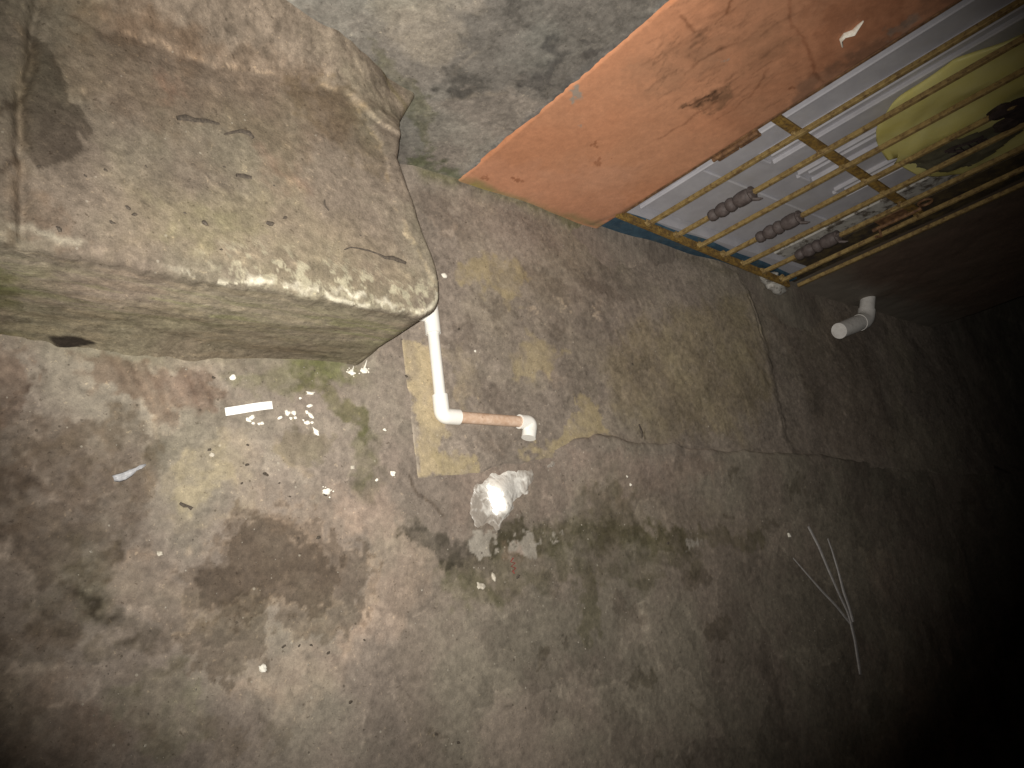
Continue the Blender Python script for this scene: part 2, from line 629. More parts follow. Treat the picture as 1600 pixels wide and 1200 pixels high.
def street_base(x, y):
    h = 0.012 * (fbm(x, y, 2.3, 3, 301) - 0.5) + 0.004 * (fbm(x, y, 14, 3, 311) - 0.5)
    e = edge_y(x)
    lip = smooth(1.15, 1.5, x) * (1 - smooth(2.6, 2.95, x))
    return h + 0.016 * lip * smooth(e - 0.15, e - 0.01, y)


def edge_d(x, y):         # distance inside the pavement's ragged border
    wob = 0.012 * (fbm(x, y, 12, 3, 431) - 0.5)
    return np.minimum(y + wob - edge_y(x), x + wob * 0.4 - PAVE_X0)


def ground_height(x, y):
    x = np.asarray(x, float)
    y = np.asarray(y, float)
    return street_base(x, y) - 0.03 * smooth(0.015, 0.05, edge_d(x, y))


gx = axis([(-60, -8, 13), (-8, -1, 1), (-1, 0.0, 0.1), (0.0, 2.3, 0.004), (2.3, 3.4, 0.0065), (3.4, 5, 0.02), (5, 9, 0.4), (9, 60, 10)])
gy = axis([(-60, -8, 13), (-8, -1.2, 0.85), (-1.2, -0.8, 0.02), (-0.8, 0.62, 0.004), (0.62, 1.3, 0.02), (1.3, 3, 0.3), (3, 60, 9)])
GX, GY = np.meshgrid(gx, gy, indexing='ij')
U, V = GX.ravel(), GY.ravel()
near = (U > -0.3) & (U < 5) & (V > -1.1) & (V < 1.3)
pt = Paint(U, V, 100, lambda x, y: gp(x, y)[:2])
pt.base((0.262, 0.225, 0.188), 0.42, ((1.03, 0.99, 0.98), (0.985, 1.0, 0.96)), patch=0.20)
B = lambda k: (k, k * 0.985, k * 0.95)        # brownish darkening
# street side: right of the gutter is a smoother grey
pt.stain([(620, 860), (700, 830), (1100, 700), (1400, 720), (1700, 700), (1900, 1300), (600, 1300), (640, 1000)], (0.90, 0.90, 0.88), soft=0.08, rough=0.06, tex=0.2)
# brown damp zone at the far left
pt.stain([(-60, 640), (60, 620), (130, 660), (235, 665), (262, 715), (225, 790), (235, 850), (150, 900), (105, 930), (80, 1010), (-60, 1040)], (0.60, 0.56, 0.52), soft=0.025, rough=0.05, tex=0.5)
pt.stain([(-60, 560), (30, 540), (50, 600), (20, 660), (-60, 700)], (0.78, 0.70, 0.66), soft=0.01, rough=0.02)
pt.stain([(0, 680), (50, 700), (60, 780), (20, 830), (-40, 800)], (0.8, 0.76, 0.72), soft=0.03)
pt.stain([(90, 900), (140, 860), (200, 850), (170, 930), (110, 960)], (0.72, 0.72, 0.66), soft=0.02)
# reddish damp streaks under the step
pt.stain([(125, 560), (220, 548), (330, 575), (352, 610), (335, 640), (300, 655), (270, 640), (235, 655), (190, 630), (130, 615)], (0.72, 0.64, 0.60), soft=0.014, rough=0.03, tex=0.3, rim=((1.25, 1.22, 1.18), 0.4))
for k in range(7):
    x0 = 165 + k * 26 + rnd.random() * 8
    pt.line([(x0, 556 + k * 2), (x0 + 22, 590 + k * 3), (x0 + 34, 640)], 0.005, (0.82, 0.78, 0.76), rough=0.012)
    pt.line([(x0 + 11, 558 + k * 2), (x0 + 32, 592 + k * 3), (x0 + 42, 630)], 0.004, (1.13, 1.10, 1.08), rough=0.012)
# pale yellowish lime patch
pt.stain([(262, 735), (285, 702), (325, 686), (385, 690), (402, 730), (388, 772), (340, 800), (300, 792), (288, 765)], (1.18, 1.16, 1.08), soft=0.03, rough=0.05, tex=0.55)
pt.stain([(285, 705), (325, 690), (345, 725), (330, 755), (350, 780), (310, 790), (288, 765), (300, 735)], (1.18, 1.17, 1.08), soft=0.012, rough=0.05, tex=0.6)
# cool dull band above it
pt.stain([(235, 660), (300, 640), (350, 650), (330, 690), (270, 700), (255, 740), (215, 720)], (0.84, 0.85, 0.82), soft=0.02, rough=0.03)
# dark oval with a pale lower edge
pt.stain([(438, 690), (455, 668), (490, 666), (515, 690), (513, 715), (495, 733), (470, 730), (446, 712)], (0.76, 0.76, 0.68), soft=0.012, rough=0.02, tex=0.25)
pt.line([(432, 685), (437, 705), (455, 725), (483, 742)], 0.005, (1.22, 1.18, 1.08))
# mossy curve that leaves the step's corner
pt.stain([(360, 585), (420, 575), (470, 570), (520, 590), (500, 605), (440, 612), (380, 612)], (0.82, 0.87, 0.72), soft=0.03, rough=0.03)
pt.stain([(445, 592), (480, 588), (515, 612), (548, 635), (572, 668), (566, 690), (545, 668), (512, 640), (478, 612), (450, 605)], (0.62, 0.66, 0.48), soft=0.014, rough=0.02, tex=0.3)
pt.stain([(545, 655), (575, 670), (580, 740), (560, 790), (545, 740)], (0.78, 0.82, 0.70), soft=0.025, rough=0.03)
pt.stain([(420, 545), (560, 570), (530, 600), (470, 590)], (0.80, 0.90, 0.62), soft=0.03, rough=0.03)
# pinkish pale smear in the middle
pt.stain([(520, 770), (600, 770), (650, 800), (640, 845), (560, 850), (520, 820)], (1.42, 1.34, 1.30), soft=0.06, rough=0.04, tex=0.25)
pt.stain([(560, 850), (630, 850), (680, 900), (650, 1000), (560, 1010), (500, 1060), (430, 1110), (400, 1060), (470, 1010), (560, 980), (572, 920)], (1.36, 1.30, 1.26), soft=0.06, rough=0.04, tex=0.25)
pt.stain([(400, 690), (430, 760), (520, 780), (560, 830), (480, 850), (400, 800)], (1.12, 1.09, 1.06), soft=0.05, rough=0.04)
# dark brown damp patches
pt.stain([(288, 885), (335, 850), (345, 812), (398, 782), (468, 782), (484, 826), (528, 848), (572, 880), (566, 955), (530, 992), (470, 988), (420, 955), (340, 955), (282, 938)], (0.71, 0.68, 0.645), soft=0.008, rough=0.022, tex=0.1, fine=0.016, rim=((1.32, 1.27, 1.2), 0.8))
pt.stain([(345, 835), (395, 805), (455, 800), (462, 840), (500, 862), (522, 890), (520, 940), (480, 962), (435, 945), (400, 925), (345, 930), (300, 925), (312, 885), (345, 862)], (0.66, 0.635, 0.60), soft=0.006, rough=0.022, tex=0.15, fine=0.016, rim=((1.32, 1.27, 1.2), 0.8))
pt.stain([(330, 925), (400, 915), (440, 940), (425, 960), (350, 945)], (0.78, 0.76, 0.72), soft=0.01, rough=0.02)
pt.stain([(265, 985), (320, 955), (395, 945), (418, 985), (405, 1045), (372, 1066), (330, 1052), (290, 1035)], (0.68, 0.65, 0.61), soft=0.007, rough=0.02, tex=0.15, fine=0.016, rim=((1.2, 1.17, 1.12), 0.6))
pt.stain([(110, 925), (150, 930), (200, 960), (240, 985), (235, 1020), (200, 1000), (150, 965)], (0.68, 0.68, 0.64), soft=0.014, rough=0.03)
pt.stain([(225, 960), (300, 935), (325, 950), (270, 985), (250, 1020), (225, 1020)], (0.72, 0.70, 0.67), soft=0.012, rough=0.03)
pt.stain([(180, 880), (245, 860), (285, 890), (290, 940), (230, 965), (165, 930)], (1.12, 1.08, 1.04), soft=0.02, rough=0.03)
pt.stain([(300, 1110), (350, 1105), (380, 1150), (340, 1180), (320, 1150)], (0.80, 0.78, 0.74), soft=0.008, rough=0.02)
pt.stain([(390, 1110), (430, 1125), (460, 1160), (430, 1170), (400, 1150)], (0.78, 0.76, 0.73), soft=0.008, rough=0.02)
pt.stain([(-60, 1030), (80, 1020), (200, 1080), (220, 1150), (160, 1210), (-60, 1260)], (0.80, 0.74, 0.70), soft=0.05, rough=0.05)
pt.stain([(200, 1060), (280, 1040), (330, 1090), (240, 1180), (200, 1150)], (0.84, 0.88, 0.80), soft=0.03, rough=0.04)
for (x, y, r) in [(150, 1000, 26), (60, 950, 30), (110, 850, 18), (230, 1080, 14), (270, 1060, 12), (180, 780, 16), (120, 740, 20)]:
    pt.blob(x, y, r, (0.80, 0.79, 0.75), soft=0.012, rough=0.03)
for pts, w_, c_ in (([(232, 650), (238, 690), (226, 735), (240, 770)], 0.008, (1.22, 1.18, 1.12)), ([(170, 690), (190, 720), (232, 722), (236, 690)], 0.006, (0.70, 0.68, 0.64)),
                    ([(165, 650), (155, 690), (172, 730)], 0.006, (1.15, 1.12, 1.08)), ([(265, 800), (300, 815), (345, 812), (392, 784)], 0.008, (1.2, 1.18, 1.1)),
                    ([(575, 880), (580, 930), (560, 985), (530, 1010)], 0.010, (1.22, 1.17, 1.13)), ([(470, 985), (500, 975), (545, 980)], 0.006, (1.25, 1.2, 1.15)),
                    ([(270, 985), (300, 968), (335, 958)], 0.008, (1.28, 1.24, 1.16)), ([(150, 905), (190, 880), (230, 862), (262, 872)], 0.010, (1.14, 1.1, 1.06)),
                    ([(100, 925), (130, 935), (160, 960)], 0.008, (0.50, 0.48, 0.45)), ([(168, 963), (190, 985)], 0.008, (0.50, 0.48, 0.45)), ([(198, 985), (232, 990), (240, 1015)], 0.008, (0.52, 0.50, 0.47)),
                    ([(350, 1075), (400, 1068), (440, 1090)], 0.008, (1.16, 1.13, 1.1)), ([(20, 640), (40, 610), (60, 585)], 0.004, (0.45, 0.42, 0.40)), ([(5, 650), (30, 615)], 0.006, (1.2, 1.15, 1.1)),
                    ([(60, 700), (110, 690), (150, 710)], 0.012, (0.84, 0.82, 0.78)), ([(200, 1040), (240, 1060), (280, 1050)], 0.010, (0.82, 0.80, 0.77)),
                    ([(565, 870), (580, 900), (575, 940)], 0.004, (0.85, 0.83, 0.80))):
    pt.line(pts, w_, c_, rough=0.016, tex=0.6, fine=0.012)
# rough old lumps, left of the grime
pt.line([(645, 750), (655, 775), (672, 785), (690, 800)], 0.004, (0.45, 0.42, 0.38), rough=0.01)
pt.stain([(595, 720), (612, 706), (630, 720), (632, 750), (610, 760), (596, 745)], (1.14, 1.12, 1.12), soft=0.008, rough=0.012)
pt.stain([(560, 690), (590, 680), (600, 760), (575, 800), (560, 760)], (0.82, 0.84, 0.78), soft=0.02, rough=0.03)
# black grime along the gutter
pt.stain([(675, 880), (740, 865), (860, 845), (1080, 842), (1110, 880), (1000, 905), (900, 900), (800, 930), (740, 935), (700, 920)], (0.66, 0.67, 0.60), soft=0.03, rough=0.04, tex=0.55)
pt.stain([(615, 843), (655, 828), (735, 833), (742, 868), (712, 888), (690, 892), (668, 868), (640, 852)], (0.42, 0.43, 0.40), soft=0.012, rough=0.02, tex=0.5)
pt.stain([(735, 850), (780, 822), (815, 820), (830, 832), (800, 855), (770, 862)], (0.50, 0.51, 0.45), soft=0.014, rough=0.02, tex=0.5)
pt.stain([(840, 815), (900, 800), (960, 805), (1000, 822), (1060, 820), (1072, 838), (1010, 846), (930, 840), (860, 846), (835, 838)], (0.60, 0.61, 0.52), soft=0.04, rough=0.03, tex=0.35)
pt.stain([(740, 838), (830, 826), (1000, 818), (1180, 826), (1190, 850), (1000, 858), (830, 862), (745, 872)], (0.70, 0.71, 0.62), soft=0.02, rough=0.03, tex=0.35)
pt.stain([(925, 760), (985, 765), (1000, 815), (930, 820)], (0.72, 0.73, 0.66), soft=0.02, rough=0.03, tex=0.4)
pt.stain([(690, 895), (760, 900), (790, 930), (740, 960), (700, 940)], (0.80, 0.84, 0.74), soft=0.03, rough=0.03)
for poly in ([(732, 832), (775, 826), (772, 862), (742, 868), (730, 850)], [(800, 846), (825, 830), (846, 848), (838, 868), (806, 862)],
             [(855, 838), (870, 833), (884, 838), (868, 843)], [(1070, 848), (1090, 842), (1100, 852), (1080, 856)]):
    pt.stain(poly, (0.30, 0.272, 0.232), op=0.95, soft=0.007, rough=0.012, tex=0.25, mul=False)
pt.stain([(700, 720), (800, 715), (870, 720), (900, 760), (860, 800), (760, 820), (690, 810)], (1.10, 1.06, 1.05), soft=0.04, rough=0.03)
pt.stain([(880, 705), (1080, 715), (1150, 740), (1000, 780), (900, 770)], (1.08, 1.03, 1.02), soft=0.04, rough=0.03)
# drips and blotches lower right
pt.stain([(898, 890), (925, 890), (936, 945), (940, 985), (920, 1004), (898, 990), (908, 950)], (0.72, 0.73, 0.64), soft=0.014, rough=0.02, tex=0.2)
pt.stain([(842, 1004), (857, 1010), (852, 1040), (862, 1048), (838, 1048), (834, 1030)], (0.66, 0.64, 0.60), soft=0.006, rough=0.01)
pt.stain([(876, 993), (888, 990), (884, 1010)], (0.5, 0.48, 0.46), soft=0.004, rough=0.006)
pt.stain([(955, 930), (1005, 935), (1010, 965), (970, 968)], (0.80, 0.78, 0.77), soft=0.012, rough=0.02)
for (x, y, r) in [(1145, 690 + 60, 12), (1140, 800, 10), (1128, 1030, 8), (1090, 1100, 7), (1075, 1185, 8), (1030, 1185, 7), (680, 1148, 7), (1240, 760, 16), (1200, 820, 14), (550, 1095, 7), (1090, 900, 22), (1120, 980, 25), (1000, 1060, 20)]:
    pt.blob(x, y, r, (0.66, 0.65, 0.62), soft=0.008, rough=0.02)
pt.line([(930, 780), (1020, 800), (1100, 790), (1180, 815)], 0.03, (0.90, 0.9, 0.87), rough=0.05)
pt.stain([(1380, 960), (1410, 990), (1420, 1080), (1400, 1110), (1385, 1050)], (1.3, 1.28, 1.24), soft=0.02, rough=0.04)
pt.stain([(1340, 860), (1390, 870), (1395, 930), (1360, 920)], (1.2, 1.18, 1.15), soft=0.02, rough=0.04)
# dirt that has gathered against the step's foot
pt.line([(-60, 505), (100, 530), (300, 545), (430, 560), (560, 582)], 0.03, (0.80, 0.82, 0.74), rough=0.02)
# faint reddish print
pt.blob(803, 862, 16, (1.06, 0.94, 0.92), soft=0.02, rough=0.02)
H = ground_height(U, V)
H = np.where(near, H, -0.02)
Z = H.reshape(GX.shape)
ground = grid_mesh('ground', np.stack([GX, GY, Z], -1), pt.C, M['ground'])
tag(ground, 'stained concrete ground of the lane at night', kind='structure')


# ================================================================ pavement strip along the house
def pave_height(x, y):
    x = np.asarray(x, float)
    y = np.asarray(y, float)
    h = 0.006 + 0.010 * (fbm(x, y, 3.1, 3, 401) - 0.5) + 0.0035 * (fbm(x, y, 16, 3, 411) - 0.5)
    # joint across the strip, far slab a little lower
    jx = 2.325 + 0.05 * (0.8 - y) + 0.045 * (fbm(x * 0, y, 8, 4, 421, 0.6) - 0.5)
    h = h - 0.006 * smooth(jx, jx + 0.03, x) + 0.0015 * np.exp(-((x - jx + 0.012) / 0.010) ** 2) - 0.004 * np.exp(-((x - jx) / 0.005) ** 2) * smooth(0.35, 0.6, fbm(x * 0, y, 14, 3, 427))
    # against the wall
    h = h - 0.022 * smooth(0.78, YW, y) * smooth(1.3, 1.6, x) + 0.008 * smooth(YW - 0.04, YW + 0.01, y) * (1 - smooth(1.55, 1.66, x))
    d = edge_d(x, y)
    lip = smooth(1.15, 1.5, x) * (1 - smooth(2.6, 2.95, x))
    h = h - 0.010 * lip * np.exp(-((d - 0.028) / 0.022) ** 2)
    k = smooth(0.012, 0.075, d)
    h = h * k + (street_base(x, y) * (1 - 0.5 * lip) + 0.0015) * (1 - k)
    return h - 0.02 * (1 - smooth(-0.010, -0.001, d))


px_ = axis([(PAVE_X0 - 0.03, 2.5, 0.004), (2.5, PAVE_X1, 0.0065)])
py_ = axis([(0.31, YW + 0.03, 0.004)])
PX, PY = np.meshgrid(px_, py_, indexing='ij')
U, V = PX.ravel(), PY.ravel()
pv = Paint(U, V, 500, lambda x, y: gp(x, y)[:2])
pv.base((0.252, 0.215, 0.178), 0.50, ((1.0, 0.98, 0.98), (1.0, 1.0, 0.95)), patch=0.12)
OC = (0.345, 0.282, 0.168)
pv.stain([(625, 535), (668, 540), (678, 600), (690, 650), (698, 738), (648, 750), (643, 650)], (0.40, 0.325, 0.205), op=0.9, soft=0.010, rough=0.012, tex=0.35, mul=False)
pv.stain([(690, 705), (730, 712), (752, 735), (742, 752), (700, 745)], OC, op=0.8, soft=0.010, rough=0.02, tex=0.5, mul=False)
pv.stain([(712, 415), (760, 398), (800, 402), (826, 430), (812, 470), (790, 490), (760, 462), (722, 448)], OC, op=0.8, soft=0.018, rough=0.04, tex=0.6, mul=False)
pv.stain([(800, 540), (850, 525), (880, 545), (850, 590), (800, 590)], OC, op=0.65, soft=0.02, rough=0.04, tex=0.6, mul=False)
pv.stain([(690, 560), (740, 580), (740, 640), (700, 640)], OC, op=0.25, soft=0.02, rough=0.04, tex=0.6, mul=False)
pv.stain([(815, 712), (835, 690), (880, 690), (900, 640), (885, 620), (930, 630), (935, 670), (905, 705), (860, 722)], OC, op=0.8, soft=0.012, rough=0.03, tex=0.5, mul=False)
pv.stain([(940, 560), (1060, 470), (1180, 480), (1210, 600), (1150, 690), (1020, 690), (960, 640)], (1.04, 1.02, 0.86), soft=0.10, rough=0.05, tex=0.3)
for poly, k in (([(690, 520), (725, 510), (745, 550), (720, 570), (696, 555)], 0.74), ([(745, 470), (785, 480), (790, 505), (760, 510)], 0.70), ([(835, 495), (870, 490), (870, 515), (840, 515)], 0.70),
                ([(690, 310), (720, 340), (730, 390), (700, 380)], 0.78), ([(800, 380), (860, 440), (900, 470), (850, 470), (810, 430)], 0.80), ([(740, 600), (800, 610), (790, 640), (730, 640)], 0.82),
                ([(870, 400), (960, 440), (980, 480), (900, 450)], 0.86), ([(760, 660), (810, 680), (800, 720), (740, 705)], 0.85), ([(650, 290), (700, 300), (690, 350), (660, 340)], 0.85)):
    pv.stain(poly, (k, k * 0.98, k * 0.97), soft=0.014, rough=0.03, tex=0.4)
for (x, y, r) in [(690, 350, 16), (712, 620, 12), (745, 655, 18), (860, 590, 16), (775, 700, 14), (930, 480, 12)]:
    pv.blob(x, y, r, (1.16, 1.13, 1.10), soft=0.012, rough=0.03, tex=0.6)
for (x, y, r) in [(828, 487, 6), (835, 492, 4), (872, 470, 5), (876, 480, 4), (925, 490, 7), (932, 500, 5), (882, 590, 3)]:
    pv.blob(x, y, r, (1.75, 1.7, 1.6), soft=0.004, rough=0.012, tex=0.7)
pv.line([(1165, 545), (1185, 575), (1205, 610)], 0.006, (0.7, 0.68, 0.64))
pv.line([(1222, 490), (1236, 560), (1248, 640), (1262, 690)], 0.005, (1.15, 1.13, 1.12), rough=0.014, tex=0.9)
pv.stain([(995, 665), (1004, 680), (998, 690)], (0.5, 0.48, 0.45), soft=0.005, rough=0.006)
pv.line([(655, 268), (720, 288), (800, 312), (880, 338), (945, 357)], 0.016, (0.68, 0.74, 0.56), rough=0.02)
pv.line([(945, 362), (1060, 395), (1180, 432)], 0.02, (0.80, 0.80, 0.76), rough=0.02)
pv.stain([(1180, 440), (1260, 460), (1350, 500), (1400, 700), (1280, 700), (1235, 560)], (0.84, 0.82, 0.80), soft=0.05, rough=0.04)
pave = grid_mesh('pavement', np.stack([PX, PY, pave_height(U, V).reshape(PX.shape)], -1), pv.C, M['pave'])
tag(pave, 'browner cement pavement strip along the house foot', kind='structure')


def floor_z(x, y):
    if x > PAVE_X0 + 0.02 and y > float(edge_y(x)) + 0.015:
        return float(pave_height(np.array([x]), np.array([y]))[0])
    return float(ground_height(np.array([x]), np.array([y]))[0])


# ================================================================ raised concrete step
BH = 0.285
BX0, BYF = -0.9, 0.566


def xend(y):
    return np.interp(y, [0.57, 0.66, 0.80, 0.88, 0.97, 1.075], [0.812, 0.802, 0.772, 0.748, 0.772, 0.835])


YB = YW + 0.004
ncf, ncc, nce = 300, 26, 128
cols_front = np.concatenate([np.linspace(BX0, 0.0, 12, endpoint=False), np.linspace(0.0, 1.0, ncf)])   # -> fraction later
prof = []
ntop = 128
for k in range(ntop):                      # inward distance from the rim to the wall
    prof.append(('top', (1 - k / ntop)))
for k in range(9):
    prof.append(('arc', k / 8))
for k in range(1, 72):
    prof.append(('face', k / 71))
R_E = 0.016
DMAX = YB - BYF
rows = []
kinds = []
for kind, t in prof:
    if kind == 'top':
        d = R_E + (DMAX - 0.0005 - R_E) * t
        off = -d
    elif kind == 'arc':
        off = -R_E + R_E * math.sin(t * math.pi / 2)
    else:
        off = None
    # footprint curve at this inset (front line, rounded corner, end line)
    din = -off if off is not None else 0.0
    yf = BYF + din
    r = max(0.050 - din, 0.0)
    # front columns
    xe0 = 0.834 - din
    xs = np.concatenate([np.linspace(BX0, 0.0, 12, endpoint=False), np.linspace(0.0, xe0 - r, ncf)])
    fr = np.stack([xs, np.full_like(xs, yf)], 1)
    nf_ = np.tile(np.array([[0, -1.0]]), (len(xs), 1))
    ang = np.linspace(-math.pi / 2, 0, ncc)[1:-1]
    cx, cy = xe0 - r, yf + r
    co = np.stack([cx + r * np.cos(ang), cy + r * np.sin(ang)], 1)
    nc_ = np.stack([np.cos(ang), np.sin(ang)], 1)
    ys = np.linspace(yf + r, YB, nce)
    en = np.stack([xe0 + (xend(np.maximum(ys, 0.57)) - 0.812) * smooth(yf + r, yf + r + 0.12, ys) * 1.0, ys], 1)
    ne_ = np.tile(np.array([[1.0, 0.0]]), (len(ys), 1))
    base = np.concatenate([fr, co, en])
    nor = np.concatenate([nf_, nc_, ne_])
    yy = base[:, 1]
    isend = np.concatenate([np.zeros(len(xs)), np.linspace(0, 1, len(ang)), np.ones(len(ys))])
    if kind == 'face':
        flare_end = 0.016 + 0 * yy
        flare = (0.014 + 0.035 * fbm(base[:, 0], base[:, 0] * 0, 7, 4, 681) * fbm(base[:, 0], base[:, 0] * 0, 25, 3, 683)) * (1 - isend) * (1 - 0.8 * smooth(0.5, 0.72, base[:, 0])) + flare_end * isend
        lean = 0.010 * (1 - smooth(0.45, 0.7, base[:, 0]))
        wall_lin = 0 * yy
        g_ = t ** 5
        o = lean * t + flare * g_
        xy = base + nor * o[:, None]
        z = np.full(len(base), (BH - R_E) * (1 - t) - 0.035 * t)
    elif kind == 'arc':
        xy = base
        z = np.full(len(base), BH - R_E + R_E * math.cos(t * math.pi / 2))
    else:
        xy = base
        z = np.full(len(base), BH)
    rows.append(np.column_stack([xy, z]))
    kinds.append(np.full(len(base), {'top': 0, 'arc': 1, 'face': 2}[kind]))
BP = np.array(rows)
BK = np.array(kinds)
bx, by, bz = BP[..., 0].copy(), BP[..., 1].copy(), BP[..., 2].copy()
# mortar haunch along the wall: a ragged ledge, then a slope up the wall
yin = 0.955 + 0.03 * (fbm(bx, bx * 0 + 3.3, 7, 4, 611) - 0.5) + np.interp(bx, [0.1, 0.3, 0.55, 0.66, 0.74], [-0.01, 0.0, 0.0, 0.03, -0.02])
zw = np.interp(bx, [0.0, 0.3, 0.53, 0.69, 0.78], [0.44, 0.40, 0.350, 0.312, 0.285]) + 0.02 * (fbm(bx, by * 0, 12, 3, 631) - 0.5)
tt = np.clip((by - yin) / (YB - yin), 0, 1)
haunch = 0.007 * smooth(0, 0.06, tt) + (zw - BH - 0.007) * tt ** 1.2 + 0.010 * tt * (1 - tt) * (fbm(bx, by, 26, 4, 633, 0.65) - 0.5) * 4
# raised rough rim that follows the end edge
xin = np.interp(by, [0.57, 0.66, 0.76, 0.9, 0.99, 1.1], [0.85, 0.80, 0.752, 0.728, 0.665, 0.62])
rim = 0.003 * smooth(-0.008, 0.008, bx - xin + 0.02 * (fbm(bx, by, 10, 3, 641) - 0.5))
sag = -0.003 * np.clip((0.96 - by) / 0.4, 0, 1)
topz = bz + sag + np.maximum(haunch, 0) * (BK < 2) + rim * (BK < 2) * (1 - smooth(0.95, 1.0, by))
topz = topz + (BK < 2) * (0.006 * (fbm(bx, by, 4, 3, 601) - 0.5) + 0.0025 * (fbm(bx, by, 22, 3, 603) - 0.5) + 0.0010 * (fbm(bx, by, 55, 3, 605) - 0.5))
# joint that crosses the step
jx = 0.166 + 0.02 * (fbm(by, by * 0, 8, 3, 651) - 0.5)
topz = topz - (BK < 2) * 0.010 * np.exp(-((bx - jx) / 0.008) ** 2) + (BK < 2) * 0.005 * (1 - smooth(jx - 0.02, jx, bx))
fz = bz
kface = (BK == 2)
bz = np.where(kface, fz + sag * np.clip(fz / BH, 0, 1), topz)
# face relief: trowel streaks along it, lumps at the foot
rel = 0.010 * (fbm(bx, bz * 1.6, 4, 3, 661) - 0.5) + 0.003 * (fbm(bx * 0.6, bz * 1.7, 20, 3, 663) - 0.5)
jit = 0.010 * (fbm(bx + by, bx * 0, 9, 4, 685, 0.6) - 0.5) + 0.006 * (fbm(bx + by, bx * 0, 45, 3, 687) - 0.5)
nearrim = np.where(BK == 0, smooth(BYF + 0.10, BYF + 0.02, by), np.where(BK == 1, 1.0, smooth(BH * 0.78, BH * 0.95, bz))) * (bx < 0.80)
by = by + jit * nearrim
ff = (BK == 2) * smooth(BH - R_E, BH * 0.55, bz)
by = by + rel * (bx < 0.80) * ff
bx = np.where(bx >= 0.76, bx + 0.8 * rel * ff, bx)
# chipped front edge
chip = smooth(0.50, 0.62, fbm(bx, bx * 0 + 7.7, 11, 4, 671)) * np.exp(-((bx - 0.6) / 0.3) ** 2)
ws = smooth(0.66, 0.86, bx) * smooth(0.88, 1.03, by)
bz = bz * (1 - 0.14 * ws * (bz > 0))
BP = np.stack([bx, by, bz], -1)
X, Y, Zb = bx.ravel(), by.ravel(), bz.ravel()
K = BK.ravel()
# paint: the top in (x, y), the face in (x along, height) folded on below the rim
tpr = np.array([t for k_, t in prof])[:, None] + 0 * BK
Vv = np.where(K == 2, BYF + R_E * (1 - math.pi / 2) - np.maximum(BH - R_E - Zb, 0), np.where((K == 1) & (Y < BYF + 0.05), BYF + R_E - R_E * math.pi / 2 * tpr.ravel(), Y))
bt = Paint(X, Vv, 700, lambda x, y: gp(x, y, BH - 0.006)[:2])
bt.base((0.170, 0.143, 0.114), 0.40, ((1.02, 0.98, 0.97), (0.98, 1.0, 0.94)), patch=0.10)
TOP = (K < 2)
FACE = (K >= 1)
bt.stain([(60, -40), (300, 60), (480, 130), (560, 190), (500, 260), (360, 230), (160, 160), (40, 80)], (0.90, 0.85, 0.81), soft=0.06, rough=0.05, tex=0.3, sel=TOP)
bt.stain([(110, -20), (330, 75), (300, 110), (100, 60)], (0.86, 0.81, 0.77), soft=0.04, rough=0.03, sel=TOP)
bt.stain([(430, 130), (530, 145), (590, 230), (600, 300), (540, 250), (470, 190)], (0.80, 0.78, 0.72), soft=0.02, rough=0.02, sel=TOP)
bt.stain([(180, 290), (450, 270), (650, 420), (640, 480), (400, 440), (200, 390)], (1.12, 1.12, 1.04), soft=0.08, rough=0.04, tex=0.3, sel=TOP)
bt.stain([(260, 310), (400, 310), (440, 370), (330, 400), (240, 370)], (0.98, 1.02, 0.93), soft=0.05, rough=0.05, sel=TOP)
bt.stain([(400, 235), (470, 255), (490, 285), (430, 290)], (1.14, 1.02, 1.0), soft=0.04, rough=0.03, sel=TOP)
bt.stain([(235, 110), (265, 120), (275, 150), (240, 150)], (1.10, 0.98, 0.95), soft=0.03, rough=0.03, sel=TOP)
bt.stain([(30, 330), (110, 340), (140, 370), (60, 372), (20, 420)], (0.86, 0.80, 0.76), soft=0.02, rough=0.03, sel=TOP)
# dark wet tongue at the near joint
bt.stain([(42, 40), (60, 70), (82, 90), (95, 130), (112, 158), (130, 185), (148, 212), (138, 228), (120, 205), (132, 245), (110, 255), (60, 262), (38, 235), (34, 150), (36, 90)], (0.50, 0.49, 0.48), soft=0.005, rough=0.005, tex=0.1, sel=TOP, fine=0.004)
bt.stain([(-80, -60), (38, -40), (36, 200), (20, 360), (-80, 380)], (0.84, 0.83, 0.82), soft=0.012, rough=0.012, sel=TOP)
bt.line([(36, 60), (32, 150), (34, 230), (22, 310)], 0.010, (1.28, 1.22, 1.14), rough=0.012, tex=0.8, sel=TOP)
bt.line([(0, 185), (18, 166), (34, 152)], 0.005, (0.45, 0.42, 0.4), rough=0.006, sel=TOP)
bt.line([(0, 275), (30, 250)], 0.005, (0.55, 0.52, 0.5), rough=0.006, sel=TOP)
# haunch is paler and warmer, with bright broken edges
tv = tt.ravel()
hm = (smooth(0.0, 0.04, tv) * TOP)[:, None]
nz = fbm(X, Vv, 30, 5, 741, 0.65)
bt.C *= (1 - hm) + hm * (np.array([1.30, 1.29, 1.27]) * (0.60 + 0.80 * nz)[:, None])
nh = fbm(X, Vv, 60, 3, 743, 0.65)
em = (np.exp(-((tv - 0.03 - 0.05 * (nh - 0.5)) / 0.012) ** 2) * TOP * smooth(0.48, 0.58, nz))[:, None]
bt.C *= 1 + em * np.array([0.60, 0.58, 0.52])
rm = (np.exp(-((X - xin.ravel() - 0.016 * (nh - 0.5)) / 0.004) ** 2) * TOP * (Y < 0.97) * smooth(0.42, 0.58, nz))[:, None]
bt.C *= 1 + rm * np.array([0.55, 0.50, 0.38])
bt.line([(560, 80), (600, 100), (650, 150), (655, 190)], 0.012, (0.75, 0.76, 0.62), rough=0.02)
